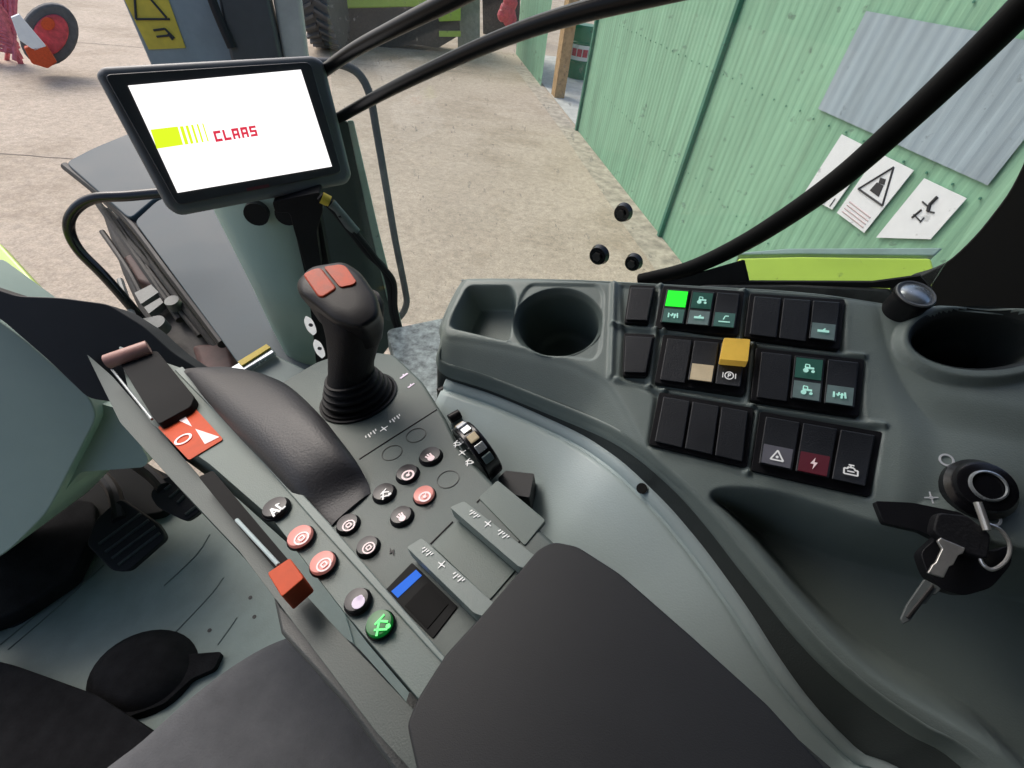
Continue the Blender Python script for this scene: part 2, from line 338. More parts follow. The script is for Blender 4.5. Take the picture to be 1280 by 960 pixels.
def corr(mb, s0, s1, z0, z1, off, pitch=.115, amp=.0020, th=.02):
    n = max(4, int((s1-s0)/pitch*6)); top = []; bt = []
    for i in range(n+1):
        s = s0+(s1-s0)*i/n; ph = (s/pitch) % 1.; o = amp*(1 if .15 < ph < .5 else (-1 if ph > .65 or ph < 0.0 else (ph/.15*2-1 if ph <= .15 else 1-(ph-.5)/.15*2)))
        top.append(sh(s, z1, off+o)); bt.append(sh(s, z0, off+o))
    m = len(top); tb = [q-wn*th for q in top]; bb = [q-wn*th for q in bt]
    mb.add(bt+top+tb+bb, [(i, i+1, m+i+1, m+i) for i in range(m-1)]+[(m+i, m+i+1, 2*m+i+1, 2*m+i) for i in range(m-1)]+[(3*m+i, 3*m+i+1, i+1, i) for i in range(m-1)])
shed = thing('farm_shed', 'long mint green corrugated steel shed running beside the yard', 'shed', sh(6, 0))
mb = MB(); corr(mb, sR+.12, 18, .0, 3.7, 0); mb.build('wall_sheet', M['green'], shed, smooth=False)
sL0 = scoord(645, 80)[0]; sL1 = scoord(677, 117)[0]
mb = MB(); corr(mb, sL0, sL1, .0, 3.7, .05, .16, .005); mb.build('sliding_door', M['green'], shed, smooth=False)
for px, py, w in ((721, 168, .09), (826, 296, .07)):
    s = scoord(px, py)[0]; q = MB(); q.box(sh(s-w/2, 0, .0), wd*w, wn*.06, (0, 0, 3.7))
    q.build('post', M['dgreen'], shed, smooth=False, bevel=.004)
for px, py in ((968, 480),):
    pass
sA = scoord(686, 118)[0]
q = MB(); q.box(sh(sA-.02, 0, -.35), wd*.45, wn*.28, (0, 0, 3.4)); q.build('timber_jamb', M['wood'], shed, smooth=False, bevel=.005)
q = MB(); q.box(sh(sL0-.2, -.02, -7), wd*(sR-sL0+.6), wn*6.95, (0, 0, .035)); q.build('doorway_floor', M['barn'], shed, smooth=False)
q = MB(); q.box(sh(sL0-3, 0, -7), wd*12, wn*.05, (0, 0, 3.6)); q.build('back_wall', M['greypost'], shed, smooth=False)
q = MB(); q.box(sh(sR+.15, .5, -.14), wd*12, wn*.08, (0, 0, .1)); q.box(sh(sR+.15, 3.2, -.14), wd*12, wn*.08, (0, 0, .1)); q.build('girt', M['wood'], shed, smooth=False)
# grey translucent sheet
sa, za = scoord(1030, 132); sb, zb = scoord(1238, 232); sc_, zc = scoord(1085, 14)
mb = MB(); corr(mb, min(sa, sc_), sb, zb-.0, zc, .02, .115, .0022, .006)
mb.build('grey_sheet', M['patch'], shed, smooth=False, label='grey translucent corrugated patch in the green wall')
# fixing screws
q = MB()
for zz in (1.0, 2.13, 3.05):
    for i in range(46): q.cyl(sh(5.5+i*.225, zz+random.uniform(-.01, .01), .008), wn, .009, .006, 8)
props(q.build('fixing_screws', M['dgreen'], shed, smooth=False), kind='stuff')
# signs
def sign(name, label, pts, extra):
    r = thing(name, label, 'sign', U(*pts[3], SH, .02), 'paper signs screwed to the shed')
    slab('sign_plate', pts, SH, .022, .006, M['paper'], r, smooth=False); extra(r)
def s1(r):
    q = MB()
    for i, (a, b) in enumerate((((1037, 244), (1030, 254)), ((1044, 248), (1037, 258)))): q = MB(); q.tube([U(*a, SH, .025), U(*b, SH, .025)], .004, 6, sub=1); q.build('small_print', M['ink'], r)
def s2(r):
    q = MB(); t = [(1117, 209), (1073, 236), (1103, 257)]
    for i in range(3): q.tube([U(*t[i], SH, .024), U(*t[(i+1) % 3], SH, .024)], .008, 6, sub=1)
    q.build('warning_triangle', M['ink'], r)
    q = MB(); slab_mb(q, [(1096, 228), (1104, 232), (1098, 246), (1087, 238)], SH, .026, .003); slab_mb(q, [(1100, 222), (1107, 224), (1105, 231), (1098, 229)], SH, .026, .003)
    q.build('hazard_symbol', M['ink'], r, smooth=False)
    q = MB()
    for i in range(4):
        a = (1060+i*-3+2, 252+i*4.0); b = (1086+i*-3+2, 272+i*4.0); q.tube([U(*a, SH, .0235), U(*b, SH, .0235)], .006, 4, sub=1)
    q.build('text_lines', M['palepink'], r)
def s3(r):
    q = MB()
    for a, b, w in (((1172, 246), (1162, 256), .012), ((1162, 256), (1160, 264), .014), ((1153, 252), (1160, 258), .006), ((1160, 264), (1168, 266), .006),
                    ((1152, 262), (1140, 272), .008), ((1150, 278), (1155, 272), .005), ((1142, 268), (1150, 276), .005)):
        q.tube([U(*a, SH, .024), U(*b, SH, .024)], w, 6, sub=1)
    q.build('figure_symbol', M['ink'], r)
sign('wall_sign', 'white paper sign mostly hidden behind the black curved bar', [(1052, 168), (1092, 188), (1040, 262), (1004, 243)], s1)
sign('wall_sign', 'white sign with a black warning triangle above pale text', [(1098, 191), (1142, 213), (1080, 291), (1046, 266)], s2)
sign('wall_sign', 'white sign with small black figure strokes, nearest the black pillar', [(1155, 223), (1208, 248), (1163, 299), (1095, 297)], s3)

# oil drum in the doorway
dp = U(722, 97, Zp(.0)); dr = thing('oil_drum', 'green oil drum with white and red band standing in the shed doorway', 'drum', dp)
q = MB()
prof = [(z*1.5, r*1.4) for z, r in [(0, .30), (.02, .31), (.30, .30), (.31, .315), (.33, .315), (.34, .30), (.62, .30), (.63, .315), (.65, .315), (.66, .30), (.92, .31), (.94, .30)]]
q.loft([[dp+np.array([r*cos(a), r*sin(a), z]) for a in np.linspace(0, 2*pi, 32, endpoint=False)] for z, r in prof])
q.build('barrel', M['drumg'], dr)
q = MB(); q.cyl(dp+np.array([0, 0, .52]), (0, 0, 1), .428, .40, 32); q.build('white_band', M['drumw'], dr)
q = MB()
for i in range(7):
    a = math.radians(-150+i*24); c0 = dp+np.array([.430*cos(a), .430*sin(a), .62]); tt = np.array([-sin(a), cos(a), 0]); q.box(c0-tt*.075, tt*.15, np.array([cos(a), sin(a), 0])*.006, (0, 0, .2))
q.build('red_badge', M['red'], dr, smooth=False)

# far tractor at the top
def farbox(mb, x0, y0, x1, y1, z0, z1, dep, k=0):
    pass
G0 = Zp(0)
def vert(px, py, z=0.):     # vertical plane facing the camera through a ground pixel
    o = U(px, py, Zp(z)); n = C-o; n[2] = 0; return (o, n/np.linalg.norm(n))
FT = vert(470, 58)
ft = thing('parked_tractor', 'distant lime green tractor with big tyre parked across the yard', 'tractor', U(470, 58, G0))
up = 1.2
slab('chassis', [(425, 8), (575, 4), (575, 44), (548, 60), (520, 56), (470, 62), (428, 58)], FT, 0, 1.2, M['mech'], ft, smooth=False, bevel=.03)
slab('side_panel', [(424, -70), (600, -90), (590, -4), (545, 8), (424, 11)], FT, .05, 1.0, M['lime'], ft, smooth=False, bevel=.04)
slab('step', [(546, 9), (576, 6), (576, 26), (549, 27)], FT, .12, .25, M['lime'], ft, smooth=False, bevel=.02)
slab('step', [(549, 39), (576, 39), (576, 46), (549, 46)], FT, .12, .25, M['lime'], ft, smooth=False, bevel=.01)
TY = vert(405, 60)
q = MB(); c0 = U(404, -20, TY); ax = np.array([1., .15, 0]); ax /= np.linalg.norm(ax)
rt = (c0[2]); q.cyl(c0-ax*.4, ax, rt*.93, .8, 40)
for i in range(34):
    a = 2*pi*i/34
    for sgn in (-1, 1):
        e = np.array([0, 0, 1.]); gx = np.cross(ax, e); rd = e*cos(a)+gx*sin(a); rd2 = e*cos(a+.16)+gx*sin(a+.16); off = (0 if sgn > 0 else .09)
        c1 = c0+ax*.02*sgn; c2 = c0+ax*.42*sgn
        rdA = e*cos(a+off)+gx*sin(a+off); rdB = e*cos(a+off+.14)+gx*sin(a+off+.14); rdA2 = e*cos(a+off+.05)+gx*sin(a+off+.05); rdB2 = e*cos(a+off+.19)+gx*sin(a+off+.19)
        b_ = [c1+rdA*rt*.92, c2+rdB*rt*.92, c2+rdB2*rt*.92, c1+rdA2*rt*.92]; t_ = [c1+rdA*rt, c2+rdB*rt, c2+rdB2*rt, c1+rdA2*rt]
        q.prism(b_, t_)
q.build('tyre', M['tyre'], ft, smooth=False)
gp = thing('gate_post', 'pale grey concrete post between the distant tractor and the shed', 'post', U(588, 60, G0))
GP = vert(588, 62)
slab('post_body', [(573, -60), (600, -60), (600, 60), (572, 60)], GP, 0, .5, M['greypost'], gp, smooth=False, bevel=.02)
rm = thing('red_machine', 'small red farm machine in shadow beyond the end of the green shed', 'machine', U(628, 52, G0))
RM = vert(628, 50)
slab('frame', [(602, -40), (650, -40), (650, 40), (640, 50), (604, 50)], RM, -1, .8, M['mech'], rm, smooth=False, bevel=.03)
q = MB(); c1 = U(634, 15, RM); 
for dx, dy, rr in ((0, 0, .35), (3, 8, .3), (-6, 4, .22), (4, -12, .3), (6, 14, .2)):
    cc = U(634+dx, 15+dy, RM, -.1); q.loft([[cc+np.array([rr*cos(a)*s_, .2*sin(a)*s_, z*rr]) for a in np.linspace(0, 2*pi, 14, endpoint=False)] for z, s_ in ((-1, .3), (-.7, .75), (0, 1), (.7, .75), (1, .3))])
q.build('hood', M['red'], rm)

# pink rotary rake at the top left with a round guard
RK = vert(10, 78)
rk = thing('rotary_rake', 'pinkish red rotary rake with many thin tines, at the far left of the yard', 'farm implement', U(10, 78, G0))
q = MB()
for i in range(11): q.tube([U(-50+i*7, -20, RK, random.uniform(-.3, .3)), U(-32+i*5, 30, RK, .1), U(-40+i*6+random.uniform(-6, 6), 78+random.uniform(-14, 6), RK, random.uniform(-.3, .3))], .04, 6)
for i in range(16): q.tube([U(-50+i*2, -30+i*6, RK, .1), U(-14+i*2.2, -8+i*5, RK, .2), U(8+i*1.4+random.uniform(-3, 3), 20+i*4.4, RK, .1)], .035, 6)
q.build('tines', M['pinkred'], rk)
RW = vert(62, 96)
slab('arm', [(14, 22), (24, 18), (58, 58), (44, 64), (24, 50)], RW, .45, .12, M['paper'], rk, smooth=False, bevel=.01)
slab('arm_foot', [(30, 60), (58, 56), (72, 78), (60, 86), (40, 80)], RW, .45, .2, M['orange'], rk, smooth=False, bevel=.03)
rw = thing('caster_wheel', 'small wheel with dark tyre and orange red hub beside the rotary rake', 'wheel', U(62, 96, G0))
q = MB(); ring = ell(62, 44, 36, 40, .5, 28); slab_mb(q, ring, RW, 0, .25); q.build('tyre', M['tyre'], rw, bevel=.05)
q = MB(); slab_mb(q, ell(63, 44, 22, 27, .5, 24), RW, .04, .1); q.build('rim', M['red'], rw, bevel=.03)
q = MB(); slab_mb(q, ell(60, 30, 9, 8, .3, 18), RW, .09, .08); q.build('hub', M['orange'], rw, bevel=.02)

# own tractor, outside the glass: mirror arm with sticker, hood, ladder rails, fenders
own = thing('mirror_bracket', 'blue grey outside bracket with a yellow warning sticker above the monitor', 'bracket', U(205, 90, plane((.3, -.95, 0), 205, 60, 1.6)))
MBk = plane((.3, -.95, 0.1), 205, 60, 1.6)
slab('panel', [(110, -120), (275, -120), (285, -30), (330, 238), (240, 240), (196, 100), (140, -30)], MBk, -.02, .05, M['bluegrey'], own, smooth=False, bevel=.01)
slab('warning_sticker', [(150, -12), (206, -12), (232, 60), (186, 62)], MBk, -.016, .004, M['stickery'], own, smooth=False)
q = MB()
for a, b in (((168, -8), (170, 24)), ((170, 24), (212, 24)), ((184, -6), (208, 22)), ((192, 38), (206, 36)), ((206, 36), (218, 48)), ((196, 46), (214, 44)), ((210, 42), (216, 50))):
    q.tube([U(*a, MBk, -.014), U(*b, MBk, -.014)], .0035, 6, sub=1)
q.build('sticker_symbol', M['ink'], own)
slab('dark_cover', [(250, -120), (322, -120), (330, -30), (385, 226), (325, 232), (282, 50)], MBk, .03, .08, M['bezel'], own, smooth=False, bevel=.015)
q = MB(); q.tube([U(258, -20, MBk, .04), U(272, 18, MBk, .04), U(290, 60, MBk, .04)], .014, 10); q.build('seal', M['rubber'], own)
slab('pale_cover', [(320, -120), (364, -120), (372, -30), (402, 215), (376, 215), (356, 90)], MBk, .0, .06, M['greypost'], own, smooth=False, bevel=.015)

HD = plane((-.05, -.25, .97), 250, 300, 1.25)
hood = thing('tractor_hood', 'glossy blue grey bonnet panels outside below the monitor', 'bonnet', U(250, 300, HD))
slab('rear_panel', rnd([(81, 203), (118, 184), (300, 110), (330, 200), (250, 225), (194, 247), (162, 274)], 8), HD, 0, .09, M['hood'], hood, bevel=.018, seg=5)
slab('front_panel', rnd([(168, 277), (196, 251), (300, 210), (400, 330), (400, 500), (330, 500), (279, 428)], 6), HD, 0, .09, M['hood'], hood, bevel=.018, seg=5)
q = MB(); q.tube([U(82, 208, HD, -.02), U(122, 240, HD, -.02), U(162, 276, HD, -.02), U(220, 352, HD, -.02), U(279, 430, HD, -.02)], .012, 10); q.build('dark_edge', M['black'], hood)
mc = thing('engine_bay', 'cluttered dark machinery under the edge of the bonnet', 'machinery', U(220, 370, HD, -.3))
slab('bay_wall', [(118, 246), (160, 276), (290, 440), (310, 490), (250, 490), (190, 430), (150, 340)], HD, -.14, .2, M['mech'], mc, smooth=False, bevel=.02)
q = MB()
for a, b, w in (((124, 256), (225, 400), .010), ((135, 262), (250, 420), .007), ((150, 290), (200, 350), .012), ((128, 290), (185, 385), .008), ((150, 275), (270, 435), .009)):
    q.tube([U(*a, HD, -.12), U((a[0]+b[0])/2+random.uniform(-5, 5), (a[1]+b[1])/2, HD, -.10), U(*b, HD, -.12)], w, 8); q.build('hose', M['mech'], mc); q = MB()
q = MB()
for pts in ([(168, 366), (200, 350), (206, 360), (176, 380)], [(180, 384), (200, 372), (204, 378), (186, 392)], [(168, 400), (190, 396), (178, 410)]): slab_mb(q, pts, HD, -.10, .02)
q.tube([U(150, 350, HD, -.1), U(172, 405, HD, -.1), U(195, 398, HD, -.1)], .008, 8)
q.build('bracket', M['mech2'], mc, smooth=False)
q = MB(); q.cyl(U(203, 412, HD, -.10), HD[1], .022, .03, 18); q.build('cap', M['mech2'], mc); q = MB(); q.cyl(U(225, 388, HD, -.12), HD[1], .018, .04, 14); q.build('cap', M['mech2'], mc)
slab('brown_casing', [(148, 320), (175, 310), (205, 350), (195, 362), (165, 352)], HD, -.11, .05, M['rust'], mc, smooth=False, bevel=.02)
slab('red_casing', [(235, 428), (290, 425), (300, 470), (250, 470)], HD, -.11, .05, M['rust'], mc, smooth=False, bevel=.02)
lr = thing('hand_rail', 'black tubular rail bending beside the bonnet at the left', 'handrail', U(130, 340, plane((.2, -.95, .2), 130, 300, 1.15)))
LR = plane((.2, -.95, .2), 130, 300, 1.15)
q = MB(); q.tube([U(*a, LR) for a in ((215, 240), (160, 245), (118, 248), (94, 262), (86, 284), (98, 312), (130, 345), (165, 385), (200, 430))], .012, 12); q.build('tube', M['gloss'], lr)
HR = plane((.2, -.95, .2), 480, 250, 1.5)
hr = thing('hand_rail', 'thin dark metal rail standing outside the glass right of the monitor', 'handrail', U(500, 400, HR))
q = MB(); q.tube([U(*a, HR) for a in ((395, 78), (425, 80), (448, 92), (462, 118), (470, 160), (482, 230), (494, 300), (506, 360), (508, 380), (500, 396), (486, 404))], .0115, 12); q.build('tube', M['tyre'], hr)
lf = thing('lime_fender', 'lime green body panel at the left edge beside the steering column', 'fender', U(15, 370, HD))
slab('panel', [(-60, 300), (4, 336), (18, 350), (30, 398), (12, 404), (-60, 380)], HD, .12, .06, M['lime'], lf, bevel=.01)
slab('pale_edge', [(-60, 262), (0, 304), (62, 372), (48, 378), (-10, 336), (-60, 300)], HD, .08, .03, M['lime'], lf, bevel=.006)
RF = plane((-.3, -.5, .8), 1040, 335, .95)
rf = thing('rear_fender', 'lime green rear mudguard strip just outside the window behind the switches', 'mudguard', U(1040, 335, RF))
slab('painted_panel', [(922, 322), (1000, 320), (1165, 322), (1180, 380), (940, 380)], RF, 0, .03, M['lime'], rf, bevel=.006)
slab('grey_band', [(925, 315), (985, 310), (1180, 309), (1168, 320), (1000, 318), (922, 319)], RF, -.01, .03, M['band'], rf, bevel=.004)

# ================================================================== CAB SHELL
cab = thing('cab_frame', 'tractor cab shell with pillars, black window bars and side glass', 'cab', C+np.array([0, .4, -1.1]))
def wv(x, y, off=0): return U(x, y, W, off)
# glass
gl = [wv(430, 395, -.02), wv(640, 420, -.02), wv(1150, 380, -.02), wv(1290, 160, -.02), wv(1290, -160, -.02), wv(400, -160, -.02)]
MBg = MB(); MBg.prism([q-Wn*.004 for q in gl], gl); MBg.build('window_glass', M['glass'], cab, smooth=False)
q = MB(); q.tube([wv(*a) for a in ((398, 94), (440, 64), (500, 32), (560, 2), (640, -40), (760, -105), (900, -190))], [.0075, .0085, .0095, .0098, .010], 16); q.build('window_bar', M['bar'], cab)
q = MB(); q.tube([wv(*a) for a in ((412, 154), (480, 116), (560, 77), (640, 43), (720, 17), (830, -10), (900, -26), (1020, -55), (1180, -100))], [.007, .0082, .0086, .009, .0092], 16); q.build('window_bar', M['bar'], cab)
q = MB(); q.tube([wv(*a) for a in ((1330, -45), (1270, 18), (1200, 87), (1120, 162), (1050, 223), (980, 273), (920, 309), (860, 336), (800, 350))], [.0100, .0098, .0094, .0090, .0086, .008, .007], 18); q.build('window_bar', M['bar2'], cab)
for x, y, r in ((780, 265, .0105), (750, 318, .0125), (793, 327, .0105)):
    o = wv(x, y, -.016); b = MB(); b.cyl(o, Wn, r, .007, 28, r*.85); b = b.build('glass_bolt', M['gloss'], cab)
    c = MB(); c.cyl(o+Wn*.0072, Wn, r*.45, .003, 6); c.build('bolt_head', M['mech'], b)
# front pillar
def pv(x, y, off=0): return U(x, y, PIL, off)
q = MB(); rows = []
for (xl, xr, y) in ((252, 400, 205), (270, 420, 265), (318, 440, 360), (372, 480, 475)):
    n_ = 12; rr = []
    for i in range(n_+1):
        t = i/n_; x = xl+(xr-xl)*t; o = .05*math.sin(pi*min(1, max(0, (t-.0)/.9)))**.7 if t < .9 else .0
        rr.append(pv(x, y, o))
    rr += [pv(xr+4, y, -.08), pv(xl-2, y, -.08)]; rows.append(rr)
pb = MB(); pb.loft(rows); pb.build('pillar_cover', M['pillar'], cab, angle=50)
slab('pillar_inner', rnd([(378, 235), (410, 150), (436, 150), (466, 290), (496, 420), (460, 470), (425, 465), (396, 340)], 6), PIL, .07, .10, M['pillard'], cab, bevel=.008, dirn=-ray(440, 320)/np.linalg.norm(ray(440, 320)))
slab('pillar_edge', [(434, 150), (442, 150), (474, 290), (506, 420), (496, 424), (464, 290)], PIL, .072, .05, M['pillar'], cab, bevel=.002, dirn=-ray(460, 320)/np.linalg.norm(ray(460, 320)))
q = MB()
for x in (322, 360): q = MB(); q.cyl(pv(x, 264, .055), PIL[1], .019, .014, 20); q.build('pillar_plug', M['black'], cab)
# sill and base ledges
slab('window_sill', [(880, 357), (1000, 357), (1112, 362), (1125, 385), (1000, 372), (860, 362)], W, .006, .004, M['sillmetal'], cab, bevel=.004)
slab('sill_seal', [(780, 356), (860, 345), (930, 325), (937, 355), (860, 366), (780, 362)], W, .003, .004, M['rubber'], cab, bevel=.003)
slab('sill_seal', [(925, 352), (1090, 353), (1150, 345), (1165, 362), (1000, 357), (920, 358)], W, .004, .004, M['void'], cab)
BP = plane((-.75, -.65, .0), 1250, 320, .46)
slab('rear_pillar', rnd([(1420, -60), (1292, 120), (1286, 190), (1262, 240), (1222, 292), (1185, 328), (1140, 350), (1112, 357), (1108, 376), (1160, 392), (1500, 420), (1600, 100)], 20), BP, 0, .06, M['void'], cab, bevel=.004)
LG = Zp(2.50)
slab('speckled_ledge', rnd([(482, 412), (560, 396), (640, 410), (640, 520), (560, 560), (500, 470)], 8), LG, 0, .03, M['greybolt'], cab, bevel=.006)
slab('step_ledge', [(285, 468), (338, 440), (362, 452), (400, 470), (330, 520)], plane((0, -.3, .95), 330, 460, .95), 0, .03, M['ledger'], cab, bevel=.004)
slab('step_ledge', [(286, 460), (336, 432), (344, 440), (294, 470)], plane((0, -.3, .95), 330, 460, .93), 0, .012, M['silver'], cab, bevel=.003)
slab('yellow_tag', [(297, 452), (333, 430), (338, 434), (302, 457)], plane((0, -.3, .95), 330, 460, .925), 0, .004, M['stickery'], cab)
# unseen cab roof, plus opaque rear and side panels added to shade the interior
Fv = np.array([-.87, .49, 0.]); Rv = np.array([.49, .87, 0.])
def cv(fw_, rt_, z): return C+Fv*fw_+Rv*rt_+np.array([0, 0, z])
def cbox(mb, f0, f1, r0, r1, z0, z1): mb.box(cv(f0, r0, z0), Fv*(f1-f0), Rv*(r1-r0), (0, 0, z1-z0))
q = MB(); cbox(q, -.75, .75, -1.1, .60, .42, .50); q.build('roof', M['void'], cab, bevel=.02)
q = MB(); cbox(q, -.75, -.70, -1.1, .48, -1.1, .42); q.build('rear_light_block', M['darkplastic'], cab)  # opaque blocker added where the rear window would be, keeps light out
q = MB(); cbox(q, -.70, .12, -1.1, -1.06, -1.1, .42); q.build('side_light_block', M['darkplastic'], cab)  # unseen blocker added in place of door glass to darken the console
q = MB(); cbox(q, -.70, -.30, .47, .51, -1.1, .42); q.build('side_light_block', M['void'], cab)  # unseen blocker added to darken the rear end of the console
# floor
q = MB(); q.prism([cv(a, b, -1.14) for a, b in ((-.7, .5), (.62, .5), (1.2, -.1), (1.2, -1.1), (-.7, -1.1))], [cv(a, b, -1.1) for a, b in ((-.7, .5), (.62, .5), (1.2, -.1), (1.2, -1.1), (-.7, -1.1))])
setting(q.build('floor', M['floor'], smooth=False))
fm = thing('floor_mat', 'grey green moulded rubber floor mat with thin ridges below the seat', 'floor mat', U(250, 750, FL))
slab('mat', rnd([(-120, 790), (60, 738), (130, 690), (230, 600), (300, 590), (430, 760), (470, 900), (300, 1000), (0, 880), (-120, 860)], 14), FL, .006, .006, M['floor'], fm, bevel=.002)
q = MB()
for pts in ([(262, 668), (245, 694), (205, 732)], [(279, 722), (262, 745), (210, 800)], [(296, 772), (288, 784), (272, 806)], [(130, 706), (80, 752), (10, 812)], [(120, 700), (60, 756), (0, 806)]):
    q = MB(); q.tube([U(*a, FL, .0065) for a in pts], .0013, 6); q.build('ridge', M['panel'], fm)
for x, y in ((262, 788), (313, 747), (318, 771)): q = MB(); q.cyl(U(x, y, FL, .006), (0, 0, 1), .004, .001, 10); q.build('dirt_spot', M['mech'], fm)
dk = thing('carpet_edge', 'dark carpeted step at the lower left corner', 'step', U(60, 880, FL))
slab('step_body', rnd([(-60, 812), (20, 832), (120, 868), (178, 905), (260, 960), (120, 1060), (-200, 1100)], 8), FL, .05, .05, M['carpet'], dk, bevel=.01)
bt = thing('boot_cover', 'round flat black rubber boot on the floor beside the seat', 'rubber boot', U(180, 845, FL))
bc = U(182, 842, FL, .0)
q = MB(); q.loft([[bc+np.array([r*cos(a), r*sin(a)*.8, z]) for a in np.linspace(0, 2*pi, 36, endpoint=False)] for z, r in ((0, .096), (.008, .096), (.018, .088), (.026, .080), (.038, .070), (.046, .054), (.050, .032), (.051, .01))]); q.build('cover', M['carpet'], bt)
slab('flange', rnd([(228, 818), (278, 814), (268, 836), (240, 848), (205, 880), (150, 900), (130, 885), (200, 850)], 6), FL, .022, .02, M['carpet'], bt, bevel=.003)

# ================================================================== PEDALS & STEERING COLUMN
def pedal(label, pts, P, ribs, armpts, lab2=None):
    r = thing('pedal', label, 'pedal', U(*pts[0], FL), 'pedals above the cab floor')
    pad = slab('pedal_pad', rnd(pts, 7), P, 0, .022, M['rubber'], r, bevel=.004)
    q = MB()
    for a, b in ribs: q.tube([U(*a, P, .001), U(*b, P, .001)], .0035, 8, sub=1)
    q.build('rib', M['darkplastic'], pad)
    q = MB(); q.tube([U(*a[:2], P, a[2]) for a in armpts], .014, 10); q.build('pedal_arm', M['black'], r)
P1 = plane((.15, -.35, .9), 160, 670, 1.02); P2 = plane((.15, -.35, .9), 225, 620, 1.04); P3 = plane((.15, -.35, .9), 20, 750, .95)
pedal('middle black rubber pedal with ribbed face, largest of the three', [(107, 680), (120, 648), (150, 622), (198, 655), (208, 672), (160, 714), (140, 714)], P1, [((132, 690), (186, 650)), ((140, 698), (194, 658)), ((148, 706), (200, 666)), ((124, 680), (176, 642))], [(150, 650, 0), (140, 610, -.03), (110, 580, -.06)])
pedal('small black pedal with metal edge next to the armrest', [(186, 618), (198, 600), (215, 592), (254, 626), (250, 640), (232, 652), (196, 634)], P2, [((232, 643), (249, 630)), ((206, 612), (214, 606)), ((212, 622), (224, 612)), ((222, 628), (230, 620))], [(205, 610, 0), (185, 590, -.03), (140, 560, -.06)])
pedal('black pedal with dimpled face cut by the left edge', [(-60, 760), (-20, 716), (22, 722), (56, 748), (58, 756), (8, 794), (-50, 810)], P3, [((-10, 780), (40, 745)), ((-16, 768), (30, 738)), ((0, 786), (48, 752))], [(-10, 750, 0), (-40, 700, -.03), (-80, 660, -.06)])
q = MB(); slab_mb(q, [(233, 645), (249, 633), (252, 638), (236, 650)], P2, .006, .006); 
sc = thing('steering_column', 'green grey moulded steering column with dark shroud at the left', 'steering column', U(40, 560, FL))
CL = plane((.35, -.75, .55), 60, 520, .80)
slab('column_cover', rnd([(-150, 300), (0, 402), (30, 424), (112, 496), (122, 520), (60, 640), (10, 690), (-150, 780)], 16), CL, 0, .26, M['column'], sc, bevel=.03, seg=5)
slab('side_cover', rnd([(88, 492), (128, 505), (150, 512), (186, 575), (180, 584), (100, 590), (60, 640), (100, 560)], 6), CL, -.03, .10, M['column'], sc, bevel=.012)
SHR = plane((.35, -.65, .65), 120, 430, .72)
slab('shroud', rnd([(-100, 330), (22, 370), (75, 372), (135, 380), (180, 408), (215, 440), (262, 470), (200, 520), (152, 504), (110, 498), (60, 450), (0, 398), (-100, 360)], 10), SHR, 0, .09, M['leather'], sc, bevel=.022, seg=5)
slab('pedal_box', rnd([(105, 585), (185, 580), (235, 605), (205, 640), (150, 650), (95, 700), (40, 740), (-40, 760), (-60, 690), (40, 650)], 8), FL, .03, .03, M['void'], sc, bevel=.006)
slab('heel_ledge', rnd([(-40, 700), (50, 640), (80, 622), (118, 626), (120, 660), (90, 720), (30, 760), (-60, 800)], 10), FL, .05, .04, M['carpet'], sc, bevel=.012)

# ================================================================== SEAT
SE = (np.array([0, 0, 2.36]), np.array([0, 0, 1.]))
seat = thing('driver_seat', 'dark grey fabric driver seat cushion beside the armrest', 'seat', U(350, 900, FL))
ol = [(95, 990), (170, 925), (235, 868), (295, 824), (345, 797), (388, 786), (432, 792), (480, 840), (560, 930), (640, 1010), (560, 1150), (200, 1300), (60, 1100)]
pts = [U(x, y, SE) for x, y in ol]; pc = spline(pts, 5, True); cen = np.mean(pc, 0)
rings = []
for s_, z in ((.97, -.12), (1., -.10), (1.0, -.03), (.985, -.012), (.95, 0.0), (.85, .008), (.7, .010), (.5, .012), (.3, .012), (.12, .012), (.01, .012)):
    rings.append([cen+(q_-cen)*s_+np.array([0, 0, z]) for i, q_ in enumerate(pc)])
mb = MB(); mb.loft(rings); mb.build('seat_cushion', M['fabric'], seat, angle=60)
q = MB()
for ptsx in ([(372, 826), (368, 866), (372, 910)], [(396, 818), (390, 850), (386, 888)], [(440, 842), (424, 872), (416, 900)], [(300, 880), (330, 872), (350, 880)], [(408, 930), (430, 960), (440, 1000)]):
    q.tube([U(*a, SE, .0040) for a in ptsx], [.001, .0075, .0075, .001], 12)
q.build('fabric_fold', M['fabric'], seat)
q = MB(); cbb = [cen+(q_-cen)*.8+np.array([0, 0, -.46]) for q_ in pc]; q.loft([cbb, [c+np.array([0, 0, .34]) for c in cbb]]); q.build('seat_base', M['rubber'], seat)

# ================================================================== ARMREST
arm = thing('armrest_console', 'grey control armrest with keypad, sliders and padded leather rest', 'armrest', U(480, 700, A, -.1))
slab('body', rnd([(330, 490), (395, 452), (440, 436), (492, 442), (528, 476), (556, 520), (575, 560), (604, 590), (660, 648), (720, 700), (730, 760), (590, 880), (540, 872), (470, 780), (405, 662), (330, 520)], 5), A, 0, .07, M['panel'], arm, bevel=.004)
# seams across the panel
q = MB()
for a, b in (((449, 574), (546, 512)), ((596, 628), (618, 606)), ((648, 678), (676, 652)), ((538, 680), (566, 652)), ((600, 745), (632, 704))): q.tube([U(*a, A, .0002), U(*b, A, .0002)], .0007, 5, sub=1)
q.build('panel_seam', M['black'], arm)
